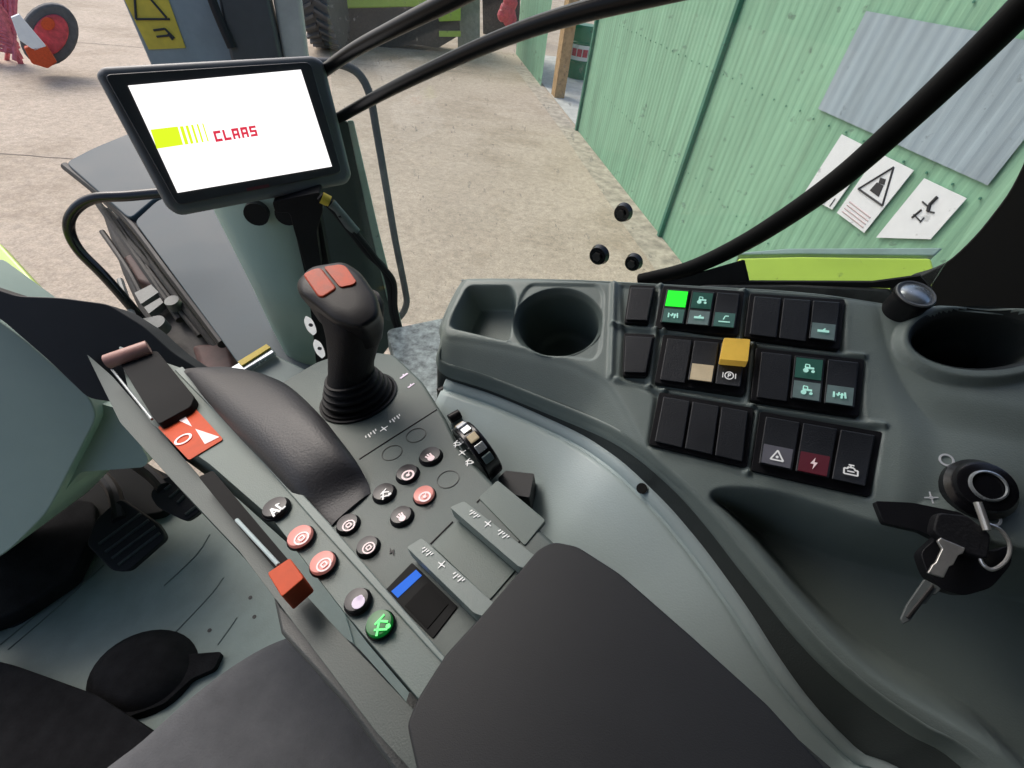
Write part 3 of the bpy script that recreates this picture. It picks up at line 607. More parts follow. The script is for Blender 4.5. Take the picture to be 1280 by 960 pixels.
# raised left strip
slab('side_strip', rnd([(148, 432), (232, 462), (305, 545), (405, 660), (556, 828), (527, 878), (430, 765), (340, 648), (262, 580), (190, 530), (160, 486)], 4), A, .010, .05, M['strip'], arm, bevel=.0025)
slab('strip_edge', [(218, 462), (228, 458), (300, 532), (410, 652), (559, 824), (556, 832), (404, 664), (300, 546)], A, .0125, .02, M['plastic'], arm, bevel=.001)
slab('lower_rail', rnd([(108, 442), (140, 470), (250, 596), (322, 678), (420, 785), (520, 890), (580, 1000), (548, 1000), (470, 915), (380, 796), (300, 690), (215, 600), (150, 528)], 4), A, -.006, .05, M['rail'], arm, bevel=.003)
slab('lower_rail_side', [(340, 742), (440, 848), (560, 980), (600, 1060), (560, 1060), (430, 880), (350, 790)], A, -.03, .04, M['darkplastic'], arm, bevel=.003)
# slot with spring rod and orange slider
slab('slider_slot', rnd([(248, 596), (266, 588), (364, 704), (346, 714), (300, 660)], 3), A, .0112, .004, M['void'], arm)
q = MB(); q.tube([U(296, 650, A, .013), U(348, 706, A, .013)], .0016, 10, sub=1); q.build('slider_rod', M['trim'], arm)
sl = slab('slider_knob', rnd([(334, 716), (362, 697), (380, 722), (352, 746)], 3), A, .028, .018, M['orange'], arm, bevel=.002)
# sticker
st = slab('orange_sticker', rnd([(197, 534), (241, 507), (279, 549), (236, 575)], 3), A, .0115, .001, M['orange'], arm, smooth=False)
fr = frame(240, 528, A, .012, 262, 553)
q = MB()
for tri in ([(216, 522), (231, 519), (240, 533)], [(244, 536), (274, 546), (256, 555)]): slab_mb(q, tri, A, .012, .0004)
q.build('bow_symbol', M['pink'], st, smooth=False)
icon('ring_symbol', frame(229, 549, A, .0122, 260, 560), 'circle', .0085, M['pink'], st)
# throttle block with salmon top
tb = slab('throttle_lever', rnd([(146, 448), (196, 438), (243, 496), (238, 508), (198, 530), (190, 520)], 4), A, .020, .022, M['void'], arm, bevel=.003)
q = MB(); q.tube([U(134, 452, A, .028), U(160, 443, A, .029), U(186, 434, A, .028)], .0095, 16); q.build('lever_grip', M['salmon'], tb)
q = MB(); q.tube([U(140, 462, A, .02), U(190, 524, A, .02)], .0015, 8, sub=1); q.build('lever_edge', M['silver'], tb)
# domed hand rest
secs = [((224, 458), (290, 455), .012), ((230, 463), (335, 466), .026), ((243, 480), (362, 480), .034), ((275, 515), (396, 512), .036), ((315, 558), (423, 545), .031), ((354, 602), (443, 572), .021), ((384, 634), (455, 594), .010), ((407, 657), (461, 611), .006)]
rings = []
for (lx, ly), (rx, ry), h in secs:
    a, b = U(lx, ly, A, h), U(rx, ry, A, h); rr = []
    for i in range(13):
        t = i/12; dz = .010*(1-(2*t-1)**4)*(1 if h > .013 else .3); rr.append(a+(b-a)*t+A[1]*(dz-.006))
    base = U((lx+rx)/2, (ly+ry)/2, A, h)
    rr += [b-A[1]*(h+.02)*(.6), a-A[1]*(h+.02)*(.6)]
    rings.append(rr)
sub = []
for j in range(len(rings[0])):
    sub.append(spline([r[j] for r in rings], 5))
rings2 = [[sub[j][i] for j in range(len(sub))] for i in range(len(sub[0]))]
mb = MB(); mb.loft(rings2); mb.build('hand_rest', M['cover'], arm, angle=60)
# push buttons
def button(x, y, r, m, kind, im, isz=.55, off=.0, h=.0045, rot=(26, -22)):
    o = U(x, y, A, off); rad = r/f*(( C-o)@(R[:, 2]) if False else 1)
    dep = -(R.T@(o-C))[2]; rad = r*dep/f*1.05
    q = MB(); n = A[1]; rr = []
    e = np.cross(n, [0, 0, 1.]); e = np.cross(n, [1., 0, 0]); e /= np.linalg.norm(e); g_ = np.cross(n, e)
    for k, z in ((1.12, 0), (1.12, .0012), (1.04, .002), (1.0, .0016), (1., h*.7), (.93, h), (.6, h+.0004), (.2, h+.0006)):
        rr.append([o+rad*k*(e*cos(t)+g_*sin(t))+n*z for t in np.linspace(0, 2*pi, 32, endpoint=False)])
    q.loft(rr[:4], k=1); q.loft(rr[3:], k=0)
    b = q.build('push_button', [m, M['black']], arm, angle=50)
    if kind: icon('button_symbol', frame(x, y, A, off+h+.0007, x+rot[0], y+rot[1]), kind, rad*isz, im, b)
    return b
def lab(o, s): o['label'] = s
lab(button(346, 637, 15, M['darkbtn'], 'a1', M['white'], .62, .0115), 'black button with white lever symbol')
lab(button(377, 673, 15, M['pinkbtn'], 'ringsq', M['pink'], .6, .0115), 'glowing pink button')
lab(button(405, 706, 15, M['pinkbtn'], 'ringsq', M['pink'], .6, .0115), 'glowing pink button')
lab(button(448, 753, 15, M['darkbtn'], 'blot', M['lav'], .7, .0115), 'black button with lavender disc')
lab(button(476, 782, 16, M['greenbtn'], 'field', M['icongreen'], .75, .0115), 'green lit button')
for x, y, k in ((539, 572, 'hand'), (510, 594, 'ringdisc'), (481, 618, 'field'), (503, 647, 'hand'), (436, 657, 'ringsq'), (461, 685, 'ringsq')): button(x, y, 13, M['darkbtn'], k, M['pink'] if k != 'field' else M['white'], .6)
button(531, 621, 12.5, M['pinkbtn'], 'ringdisc', M['pink'], .6)
for x, y in ((490, 566), (520, 544), (560, 599)): icon('blank_cap', frame(x, y, A, .0002, x+10, y), 'thin', .0098, M['darkplastic'], arm)
# printed symbols
for x, y, k, s, m in ((464, 543, 'text', .0058, 'white'), (480, 536, 'cross', .0045, 'white'), (494, 524, 'text', .0058, 'white'), (571, 555, 'field', .0045, 'white'), (578, 566, 'cross', .004, 'white'), (586, 578, 'field', .0045, 'white'), (490, 690, 'bolt', .0045, 'black'), (505, 470, 'bar', .006, 'lav'), (514, 482, 'bar', .005, 'lav')):
    icon('printed_symbol', frame(x, y, A, .0004, x+20, y-14), k, s, M[m], arm)
# small display
dsp = slab('mini_display', rnd([(481, 738), (515, 703), (572, 758), (541, 798)], 2), A, .001, .004, M['lcd'], arm, bevel=.0008)
slab('blue_band', [(489, 739), (520, 712), (527, 719), (497, 747)], A, .0016, .0006, M['lcdblue'], dsp, smooth=False)
slab('lower_pad', [(506, 757), (534, 728), (560, 755), (534, 786)], A, .0016, .0006, M['void'], dsp, smooth=False)
# flat finger levers
for lbl, pts, ics in (('upper finger lever with white symbols', [(562, 634), (580, 626), (671, 696), (662, 712), (648, 708)], ((592, 643), (610, 655), (628, 668))),
                 ('lower finger lever with white symbols', [(508, 684), (527, 672), (620, 756), (608, 772), (592, 766)], ((533, 690), (552, 706), (572, 722)))):
    lv = slab('finger_lever', rnd(pts, 3), A, .016, .011, M['plastic'], arm, bevel=.0035, label=lbl)
    for i, (x, y) in enumerate(ics): icon('lever_symbol', frame(x, y, A, .0164, x+20, y+15), ('text', 'cross', 'text')[i], (.0042, .0032, .0042)[i], M['white'], lv)
slab('lever_bed', rnd([(540, 682), (574, 648), (650, 706), (612, 750)], 3), A, .0012, .004, M['strip'], arm, bevel=.001)
slab('lever_bed', rnd([(598, 622), (622, 600), (682, 650), (656, 682)], 3), A, .0012, .004, M['strip'], arm, bevel=.001)
# thumb wheel at the outer side
DW = plane((.52, .60, .45), 600, 560, .40)
q = MB(); oc = U(588, 570, A, -.012); wx = np.array([.66, .62, .30]); wx /= np.linalg.norm(wx)
wh = thing_w = None
q.cyl(oc, wx, .030, .017, 40, .028); wheel = q.build('thumb_wheel', M['gloss'], arm, bevel=.002)
e = np.cross(wx, [0, 0, 1.]); e /= np.linalg.norm(e); g_ = np.cross(e, wx)
for i, m_ in enumerate((M['cream'], M['paper'], M['silver'], M['cream'], M['silver'], M['ledger'])):
    a = radians(150-i*22); d = e*cos(a)+g_*sin(a); tt = -e*sin(a)+g_*cos(a)
    q = MB(); q.box(oc+d*.0285-tt*.004+wx*.004, tt*.008, wx*.009, d*.0022); q.build('wheel_mark', m_, wheel, smooth=False, bevel=.0008)
slab('side_block', rnd([(622, 598), (632, 588), (668, 592), (662, 622), (640, 618)], 2), A, -.035, .02, M['leather'], arm, bevel=.002)
q = MB(); q.cyl(U(549, 492, A, -.005), (.7, .6, .2), .006, .016, 14); q.build('side_screw', M['black'], arm); q = MB(); q.cyl(U(562, 524, A, -.01), (.7, .6, .2), .005, .012, 14); q.build('side_screw', M['black'], arm)
# padded rest
pp = [(538, 846), (556, 818), (600, 770), (650, 712), (672, 686), (692, 676), (722, 682), (775, 716), (860, 790), (960, 880), (1060, 990), (1120, 1090), (980, 1400), (700, 1500), (560, 1150), (520, 960), (508, 905), (520, 875)]
pad = slab('arm_pad', spline(rnd(pp, 8, 4), 1, True), A, .024, .052, M['leather'], arm, bevel=.013, seg=6)
slab('pad_tray', rnd([(500, 900), (512, 862), (528, 860), (700, 700), (740, 700), (1040, 960), (1160, 1100), (600, 1300), (540, 1000)], 6), A, -.018, .05, M['darkplastic'], arm, bevel=.004)

# ================================================================== JOYSTICK
joy = thing('joystick', 'black multifunction joystick with two orange keys and ribbed boot', 'joystick', U(447, 493, A))
def jr(cx, cy, h, a, b, ex=2.0, rot=0., n=36, P=A):
    c = U(cx, cy, P, h); nn = P[1]; x = np.array([.62, .78, 0]); x -= nn*(x@nn); x /= np.linalg.norm(x); y = np.cross(nn, x); out = []
    for t in np.linspace(0, 2*pi, n, endpoint=False):
        ct, st_ = cos(t), sin(t); ca, sa_ = abs(ct)**(2/ex)*np.sign(ct)*a, abs(st_)**(2/ex)*np.sign(st_)*b
        out.append(c+x*(ca*cos(rot)-sa_*sin(rot))+y*(ca*sin(rot)+sa_*cos(rot)))
    return out
boot = MB(); rr = []
for i in range(26):
    t = i/25; r = (.037*(1-t)+.024*t); h = .002+.036*t; r += .0026*(1 if (i % 6) < 3 else -1)*(1-.3*t)
    rr.append(jr(447-10*t*1.0, 495-26*t, h, r, r))
boot.loft(rr); boot.build('rubber_boot', M['rubber'], joy, angle=40)
q = MB(); q.loft([jr(448, 495, z, r, r) for z, r in ((0, .0425), (.0022, .0425), (.003, .040), (.001, .038))]); q.build('boot_ring', M['black'], joy)
gs = MB(); gs.loft([jr(438, 470, .036, .025, .023), jr(439, 458, .047, .0235, .021, 2.3), jr(442, 436, .067, .0245, .0225, 2.6), jr(443, 414, .087, .0255, .0245, 2.8), jr(442, 398, .099, .0265, .0265, 3), jr(439, 386, .108, .0275, .028, 3.2), jr(434, 376, .114, .027, .028, 3.2)])
gs.build('grip', M['rubber'], joy, angle=55)
# head: outline in pixels at a height, lofted
HT = (A[0], A[1])
def jo(pts, h, tilt=None):
    return [U(x, y, HP, h) for x, y in rnd(pts, 9, 4)]
HP = (U(425, 372, A, .128), np.array([-.05, -.28, .95])/np.linalg.norm([-.05, -.28, .95]))
hd = MB()
o0 = [(366, 352), (384, 333), (428, 326), (450, 340), (473, 372), (476, 398), (452, 414), (416, 404), (392, 384), (368, 366)]
cx, cy = 422, 368
def scl(k, dx=0, dy=0): return [(cx+2+(x-cx)*k*.95+dx, cy+(y-cy)*k*.98+dy) for x, y in o0]
hd.loft([jo(scl(.80, 14, 34), -.045), jo(scl(.93, 9, 17), -.030), jo(scl(1.0, 2, 5), -.016), jo(scl(1.0), -.004), jo(scl(.985), .001), jo(scl(.94), .0045), jo(scl(.86), .0060), jo(scl(.4), .0064)])
head = hd.build('joystick_head', M['black'], joy, angle=70)
for pts in ([(378, 342), (392, 335), (401, 334), (421, 360), (404, 371), (397, 370)], [(404, 333), (424, 330), (432, 332), (446, 352), (440, 356), (425, 359)]):
    slab('orange_key', rnd(pts, 4), HP, .0078, .006, M['amber'], head, bevel=.002)
for x, y in ((389, 407), (400, 436)):
    q = MB(); c = U(x, y, A, .075-(y-408)*.0009); q.loft([[c+R[:, 0]*(-.004+.008*k)+ (R[:, 0]*.25+R[:, 1]*.0)*0+ (cos(a)*.0032)*R[:, 0]*sc_k+ sin(a)*.011*(R[:, 1]*.93-R[:, 0]*.35)*sc_k for a in np.linspace(0, 2*pi, 18, endpoint=False)] for k, sc_k in ((0, .7), (.3, 1), (.7, .8))])
    q.build('side_key', M['white'], joy)
    q = MB(); q.cyl(c-R[:, 2]*-.003+R[:, 0]*.0015, R[:, 2], .0018, .003, 10); q.build('side_key_mark', M['ink'], joy)

# ================================================================== MONITOR
Mn = np.array([.56, -.73, .37]); MO = plane(Mn, 290, 160, .60)
mon = thing('monitor', 'touch screen terminal showing a white start page with lime block', 'monitor', U(330, 300, MO))
case = slab('case', rnd([(118, 92), (126, 82), (392, 68), (406, 76), (441, 220), (434, 230), (224, 270), (208, 260)], 9), MO, -.006, .042, M['case'], mon, bevel=.008, seg=4)
bz = slab('bezel', rnd([(130, 93), (388, 77), (428, 216), (222, 257)], 8), MO, .0, .010, M['bezel'], mon, bevel=.002)
scr = slab('screen', [(160, 107), (376, 87), (415, 208), (222, 241)], MO, .0012, .002, M['screen'], mon, smooth=False)
def quad(a, b, c, d, s, t):   # bilinear inside the screen
    return tuple((1-t)*((1-s)*np.array(a)+s*np.array(b))+t*((1-s)*np.array(d)+s*np.array(c)))
slab('lime_block', [(188, 162), (222, 158), (229, 181), (196, 186)], MO, .0016, .0004, M['slime'], scr, smooth=False)
q = MB()
for i, w in enumerate((4.4, 3.6, 2.8, 2.2, 1.6)):
    x = 224.5+i*7.0; y = 158-i*.9; slab_mb(q, [(x, y), (x+w, y-.4), (x+w+7, y+22.2), (x+7, y+22.8)], MO, .0016, .0004)
q.build('lime_bars', M['slime'], scr, smooth=False)
# lettering on the start page
o, ux, _, nn = frame(268, 173, MO, .0017, 323, 165); uy = np.cross(nn, ux)
q = MB(); Lw = np.linalg.norm(U(324, 165, MO)-U(268, 173, MO)); cw = Lw/5; ch = cw*1.12; o = o-uy*ch*.35
STR = {'C': [(0, 0, .8, .26), (0, 0, .26, 1), (0, .74, .8, 1)], 'L': [(0, 0, .26, 1), (0, 0, .8, .26)], 'A': [(0, 0, .25, 1), (.55, 0, .8, 1), (.2, .74, .6, 1), (.2, .30, .6, .52)], 'S': [(0, 0, .8, .23), (.55, .1, .8, .6), (0, .39, .8, .61), (0, .4, .25, .9), (0, .77, .8, 1)]}
for k_, ch_ in enumerate('CLAAS'):
    for n_, (x0, y0, x1, y1) in enumerate(STR[ch_]):
        sk = .12; c_ = [(x0, y0), (x1, y0), (x1, y1), (x0, y1)]; zt = .0004+.00002*n_
        P4 = [o+ux*(k_+x+sk*y)*cw*.98+uy*y*ch for x, y in c_]; q.prism(P4, [p4+nn*zt for p4 in P4])
q.build('logo_text', M['sred'], scr, smooth=False)
q = MB(); slab_mb(q, [(308, 235), (336, 230), (337, 234), (309, 239)], MO, .0008, .0006); q.build('bezel_mark', mat('bezel_mark', (.12, .03, .035), .5), bz, smooth=False)
# stalk behind the joystick and bracket
q = MB(); AP = plane((.3, -.95, 0), 390, 300, .70)
slab('stalk', rnd([(340, 252), (400, 240), (404, 262), (396, 290), (402, 334), (385, 345), (368, 290), (362, 266), (344, 266)], 4), AP, 0, .03, M['black'], mon, bevel=.004)
slab('stalk', rnd([(362, 262), (398, 258), (420, 380), (425, 500), (400, 500), (385, 360)], 4), AP, -.02, .03, M['black'], mon, bevel=.004)
cb = thing('cable', 'black ribbed cable with yellow plug running down from the monitor', 'cable', U(510, 450, AP))
q = MB(); q.tube([U(*a, AP, .012) for a in ((400, 245), (418, 262), (440, 290), (462, 318), (480, 336), (488, 362), (492, 395), (505, 425), (528, 448), (560, 462))], .0062, 12); 
q.tube([U(*a, AP, .016) for a in ((425, 268), (452, 300), (475, 330), (492, 352), (494, 385), (500, 410))], .0045, 10); q.build('sheath', M['rubber'], cb)
q = MB(); q.tube([U(*a, AP, .012) for a in ((402, 247), (412, 252))], .008, 12, sub=2); q.build('yellow_plug', M['stickery'], cb)
q = MB(); q.tube([U(*a, AP, .014) for a in ((414, 254), (422, 262), (436, 280), (446, 290))], [.007, .006, .0075, .006], 12); q.build('plug_collar', M['mech2'], cb)

# ================================================================== SIDE CONSOLE (moulded height-field)
con = thing('side_console', 'grey green moulded side console with switch rows, cup holders and tray', 'console', U(900, 480, T, -.08))
P1 = [L2(*q) for q in [(556, 420), (556, 398), (578, 352), (592, 347), (700, 348), (830, 354), (1000, 363), (1110, 378), (1160, 384), (1350, 390), (1700, 400), (1900, 1000), (1400, 1100), (1220, 955), (1150, 910), (1090, 868), (1040, 825), (1000, 783), (965, 740), (930, 697), (893, 652), (860, 620), (826, 590), (800, 552), (778, 510), (758, 480), (732, 463), (700, 450), (640, 435), (580, 424)]]
P1 = [tuple(k) for k in spline(P1, 4, True)]
off2 = -.016
P2 = [L2(*q) for q in [(546, 416), (546, 396), (570, 348), (590, 342)]]+[L2(x, y) for x, y in [(700, 343), (830, 349), (1000, 358), (1110, 373), (1160, 379), (1350, 386), (1750, 390), (1950, 1050), (1400, 1150)]]+[L2(x, y, -.003) for x, y in [(1220, 961), (1150, 917), (1090, 875), (1040, 832), (1000, 790), (965, 747), (930, 704)]]+[L2(890, 655, -.006), L2(850, 612, -.009)]+[L2(x, y, off2) for x, y in [(800, 570), (760, 541), (720, 519), (650, 490), (600, 472), (552, 458), (544, 446)]]
P2 = [tuple(q) for q in spline(P2, 5, True)]
tray = [tuple(k) for k in spline([L2(*q) for q in [(888, 612), (915, 606), (975, 612), (1040, 632), (1095, 650), (1180, 668), (1300, 690), (1600, 760), (1700, 1000), (1400, 1060), (1250, 945), (1160, 892), (1095, 850), (1045, 806), (1005, 764), (970, 722), (935, 680), (905, 648), (886, 628)]], 4, True)]
box1 = [L2(*q) for q in rnd([(584, 356), (640, 356), (648, 372), (636, 428), (560, 410), (564, 394)], 8)]
box2 = [L2(*q) for q in rnd([(660, 353), (748, 354), (756, 366), (752, 440), (742, 452), (706, 446), (630, 428), (648, 372)], 10)]
cup1 = [L2(*q) for q in ell(697, 402, 57.5, 44, -.08, 40)]
cup2 = [L2(*q) for q in ell(1222, 426, 92, 42, .0, 44)]
ring2 = [L2(*q) for q in ell(1226, 427, 112, 58, .0, 44)]
recess = [L2(*q) for q in rnd([(772, 352), (1060, 371), (1058, 440), (1084, 448), (1082, 524), (1106, 534), (1092, 628), (806, 560), (816, 494), (772, 478), (776, 420)], 8)]
hollow = [L2(*q) for q in rnd([(1084, 372), (1110, 378), (1130, 440), (1170, 490), (1300, 510), (1700, 520), (1700, 760), (1300, 690), (1110, 650), (1120, 540), (1095, 450)], 20)]
mound = L2(1215, 600)
step = .0014
allp = np.array(P2); u0, v0 = allp.min(0)-.05; u1 = L2(1400, 700)[0]; v0 = max(v0, L2(1200, 1010)[1]); v1 = allp[:, 1].max()+.03
us = np.arange(u0, u1, step); vs_ = np.arange(v0, v1, step); X, Y = np.meshgrid(us, vs_)
d1, d2, dt, db1, db2, dc1, dc2, dr2, drc, dh = [sdf(q, X, Y) for q in (P1, P2, tray, box1, box2, cup1, cup2, ring2, recess, hollow)]
def blur(G, k, n=3):
    ker = np.ones(k)/k
    for _ in range(n):
        G = np.pad(G, ((k//2, k//2), (0, 0)), 'edge'); G = np.apply_along_axis(lambda a: np.convolve(a, ker, 'valid'), 0, G)
        G = np.pad(G, ((0, 0), (k//2, k//2)), 'edge'); G = np.apply_along_axis(lambda a: np.convolve(a, ker, 'valid'), 1, G)
    return G
Hh = -blur(np.clip(d1, 0, .05), 7)*.75
Hh = Hh-.0016*sm((d1+.004)/.006)
Hh -= .0035*sm((-drc)/.005)                        # switch field slightly sunk
Hh -= .006*sm((-dh)/.03)
Hh += .009*np.exp(-((X-mound[0])**2+(Y-mound[1])**2)/(2*.035**2))
Hh += .007*sm(1-dr2/.008)*sm((dr2+.02)/.01)*0+.006*sm((-dr2)/.006)
Hh -= .052*sm((-dt)/.026)
Hh -= .034*sm((-db1)/.010)
Hh -= .0022*sm((-db2)/.003)
HC = None
def hat(P, G): 
    j = np.clip(((P[:, 1]-v0)/step).round().astype(int), 0, X.shape[0]-1); i = np.clip(((P[:, 0]-u0)/step).round().astype(int), 0, X.shape[1]-1); return G[j, i]
# light ridges between the switch rows
def seg(a, b): 
    a = np.array(L2(*a)); b = np.array(L2(*b)); e_ = b-a; t = np.clip(((X-a[0])*e_[0]+(Y-a[1])*e_[1])/(e_@e_), 0, 1); return np.hypot(X-a[0]-t*e_[0], Y-a[1]-t*e_[1])
for a, b in (((766, 406), (830, 412)), ((830, 412), (940, 430)), ((940, 430), (1078, 446)), ((770, 474), (830, 488)), ((830, 488), (940, 507)), ((940, 507), (1102, 533)), ((826, 354), (812, 482)), ((930, 362), (924, 432)), ((940, 435), (934, 500)), ((946, 515), (934, 590)), ((768, 352), (764, 470))):
    Hh += .0036*sm(1-seg(a, b)/.0042)
# rounded outer rim then skirt
Hh -= .004*sm((d2+.006)/.006)**2
Hh -= .062*sm((d2)/.010)
HC = Hh.copy(); Hh = Hh-.006*sm((-dc1)/.005)-.006*sm((-dc2)/.005)
V = TO[None, None]+X[..., None]*e1+Y[..., None]*e2+Hh[..., None]*Tn
NG = np.cross(np.gradient(V, axis=1), np.gradient(V, axis=0)); NG /= np.linalg.norm(NG, axis=2, keepdims=True)
ny, nx = X.shape; keep = (d2 < .013) & (d2 < .0022) & (dc1 > -.0032) & (dc2 > -.0032)
def submesh(name, mask, m, lbl=None):
    idx = -np.ones((ny, nx), int); fc = mask[:-1, :-1] & keep[:-1, :-1] & keep[1:, :-1] & keep[:-1, 1:] & keep[1:, 1:]
    js, is_ = np.nonzero(fc); vid = np.zeros((ny, nx), bool)
    for dj, di in ((0, 0), (0, 1), (1, 1), (1, 0)): vid[js+dj, is_+di] = True
    idx[vid] = np.arange(vid.sum()); vv = V[vid]; F_ = np.stack([idx[js, is_], idx[js, is_+1], idx[js+1, is_+1], idx[js+1, is_]], 1)
    off = wloc(con); me = bpy.data.meshes.new(name); vv = vv-off
    me.vertices.add(len(vv)); me.vertices.foreach_set('co', vv.astype(np.float32).ravel())
    me.loops.add(len(F_)*4); me.loops.foreach_set('vertex_index', F_.astype(np.int32).ravel())
    me.polygons.add(len(F_)); me.polygons.foreach_set('loop_start', np.arange(len(F_), dtype=np.int32)*4); me.polygons.foreach_set('loop_total', np.full(len(F_), 4, np.int32))
    me.update(calc_edges=True); me.validate(); me.materials.append(m); me.shade_smooth(); me.normals_split_custom_set_from_vertices(NG[vid].tolist())
    o = bpy.data.objects.new(name, me); COL.objects.link(o); o.parent = con
    if lbl: o['label'] = lbl
    return o
mc1 = dc1 < .001; mc2 = dc2 < .001; mt = (dt < .001) & ~mc2; mbx = (db1 < .001) & ~mc1
submesh('console_body', ~(mt | mbx), M['plastic'])
PQ = np.array(P2); tg = np.roll(PQ, -1, 0)-np.roll(PQ, 1, 0); tg /= np.linalg.norm(tg, axis=1, keepdims=True); no = np.stack([tg[:, 1], -tg[:, 0]], 1)
if ((PQ.mean(0)-PQ)*no).sum() > 0: no = -no
HR_ = Hh+.062*sm((d2)/.010)
def smz(v, k=9): return np.convolve(np.r_[v[-(k//2):], v, v[:k//2]], np.ones(k)/k, 'valid')
def pj(P): c = R.T@(np.array(P)-C); return 640+f*c[0]/-c[2], 480-f*c[1]/-c[2]
line2 = np.array([(540, 452), (560, 461), (620, 486), (700, 528), (760, 562), (810, 605), (850, 648), (890, 696), (920, 737), (950, 782), (985, 837), (1010, 870), (1040, 906), (1100, 958), (1200, 1030), (1300, 1090)])
LEN = np.full(len(PQ), .05); TE = []
def find_drop(rim):
    global TE
    hit = []
    for i, q in enumerate(rim):
        x, y = pj(q)
        if not (556 < x < 1290 and y > 452): continue
        for D in np.linspace(.004, .11, 160):
            x2, y2 = pj(q-np.array([0, 0, D]))
            if y2 > np.interp(x2, line2[:, 0], line2[:, 1]): hit.append([x, i, D]); break
    hit.sort(); Dd = np.array([h[2] for h in hit]); Dd = np.convolve(np.pad(Dd, 4, 'edge'), np.ones(9)/9, 'valid')
    for (x, i, _), D in zip(hit, Dd): LEN[i] = D; TE.append(rim[i]-np.array([0, 0, D]))
def skirt(name, prof_, m):
    rr = []
    for a, b in prof_:
        z = smz(hat(PQ+no*min(a, .0), HR_))+b; rr.append([TO+e1*q[0]+e2*q[1]+Tn*zz for q, zz in zip(PQ+no*a, z)])
    if name == 'dark_edge':
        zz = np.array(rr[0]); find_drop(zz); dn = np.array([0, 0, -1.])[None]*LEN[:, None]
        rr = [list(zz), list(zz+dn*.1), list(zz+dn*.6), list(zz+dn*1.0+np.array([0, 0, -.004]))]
    q = MB(); q.loft(rr, cap=False); return q.build(name, m, con, angle=80)
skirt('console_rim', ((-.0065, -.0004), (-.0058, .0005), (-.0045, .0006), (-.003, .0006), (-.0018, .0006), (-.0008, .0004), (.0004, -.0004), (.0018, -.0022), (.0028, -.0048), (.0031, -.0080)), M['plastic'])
skirt('dark_edge', ((.0028, -.0078), (.0010, -.010), (.0005, -.030), (.0005, -.072)), M['darkplastic'])  # skirt band under the rim; its shade is put into the dark plastic
def cup(poly, m, lbl):
    P = np.array(poly); t = np.roll(P, -1, 0)-np.roll(P, 1, 0); t /= np.linalg.norm(t, axis=1, keepdims=True); nn = np.stack([-t[:, 1], t[:, 0]], 1); c = P.mean(0)
    if ((c-P)*nn).sum() < 0: nn = -nn
    base = hat(P+nn*.0, HC); base = np.convolve(np.r_[base[-3:], base, base[:3]], np.ones(7)/7, 'valid'); rings = []
    for ins, z in ((.0002, .0002), (.001, -.0003), (.002, -.0017), (.003, -.0034), (.004, -.0050), (.0048, -.0068), (.0055, -.012), (.008, -.065), (.011, -.074), (.018, -.077)):
        Q = P+nn*ins; rings.append([TO+e1*q[0]+e2*q[1]+Tn*(b+z) for q, b in zip(Q, base)])
    rings.append([np.mean(rings[-1], 0)+(q-np.mean(rings[-1], 0))*.02 for q in rings[-1]])
    q = MB(); q.loft(rings, cap=False); q.build('cup_holder', m, con, angle=75, label=lbl)
cup(cup1, M['panel'], 'round cup holder in the front pod'); cup(cup2, M['darkplastic'], 'deep dark cup holder at the rear end')
submesh('storage_tray', mt, M['plastic']); submesh('coin_tray', mbx, M['plastic'])

# rocker switch modules
def lerp2(q4, s, t):
    a, b, c, d = [np.array(k, float) for k in q4]; return (1-t)*((1-s)*a+s*b)+t*((1-s)*d+s*c)
def module(q4, n, cells):
    fr_ = slab('switch_frame', rnd([lerp2(q4, s, t) for s, t in ((0, 0), (1, 0), (1, 1), (0, 1))], 3), T, .0022, .008, M['black'], con, bevel=.0012)
    for i in range(n):
        s0, s1 = .04+.92*i/n+.012, .04+.92*(i+1)/n-.012
        c = cells[i]; kind = c[0]; q = MB()
        # rocker: two faces meeting in a shallow V, front half pressed or raised
        hA, hM, hB = (.0062, .0048, .0062) if kind == 'blank' else (.0062, .0046, .0085)
        t0, tm, t1 = .07, (.5 if kind != 'blank' else .5), (.93 if kind == 'blank' else .86)
        def pq(s, t, h): x, y = lerp2(q4, s, t); return U(x, y, T, h)
        if kind == 'blank': hM = .0062
        top = [[pq(s, t, h) for s in (s0, s1)] for t, h in ((t0, hA), (tm, hM), (t1, hB))]
        v = [top[0][0], top[0][1], top[1][0], top[1][1], top[2][0], top[2][1]]; b_ = [pq(s, t, 0) for t in (t0, tm, t1) for s in (s0, s1)]
        q.add(v+b_, [(0, 1, 3, 2), (2, 3, 5, 4), (0, 6, 7, 1), (4, 5, 11, 10), (0, 2, 8, 6), (2, 4, 10, 8), (1, 7, 9, 3), (3, 9, 11, 5)])
        rk_ = q.build('rocker_switch', M['switch'], con, bevel=.0009)
        if c[0] == 'blank':
            if len(c) > 1: rk_['label'] = c[1]
            continue
        if c[0] != 'std': pass
        rk_['label'] = c[1]
        for (part, wm, ik, im) in c[2]:
            tt0, tt1, hh0, hh1 = (t0+.03, tm-.04, hA, hM) if part == 'up' else (tm+.02, t1-.03, hM, hB)
            if wm:
                q = MB(); zz = .0006
                qs = [pq(s0+.02, tt0, hh0+zz), pq(s1-.02, tt0, hh0+zz), pq(s1-.02, tt1, hh1+zz), pq(s0+.02, tt1, hh1+zz)]
                q.prism([k_-Tn*.0012 for k_ in qs], qs); q.build('switch_window', wm, rk_, smooth=False)
            if ik:
                cc = lerp2(q4, (s0+s1)/2, (tt0+tt1)/2); rr_ = lerp2(q4, s1, (tt0+tt1)/2)
                icon('switch_symbol', frame(cc[0], cc[1], T, (hh0+hh1)/2+.0022, rr_[0], rr_[1]), ik, .0045, im, rk_)
TG, TD, LGN, IK = M['tealgrey'], M['tealdark'], M['ledgreen'], M['teal']
BL = ('blank',)
def bl(s): return ('blank', s)
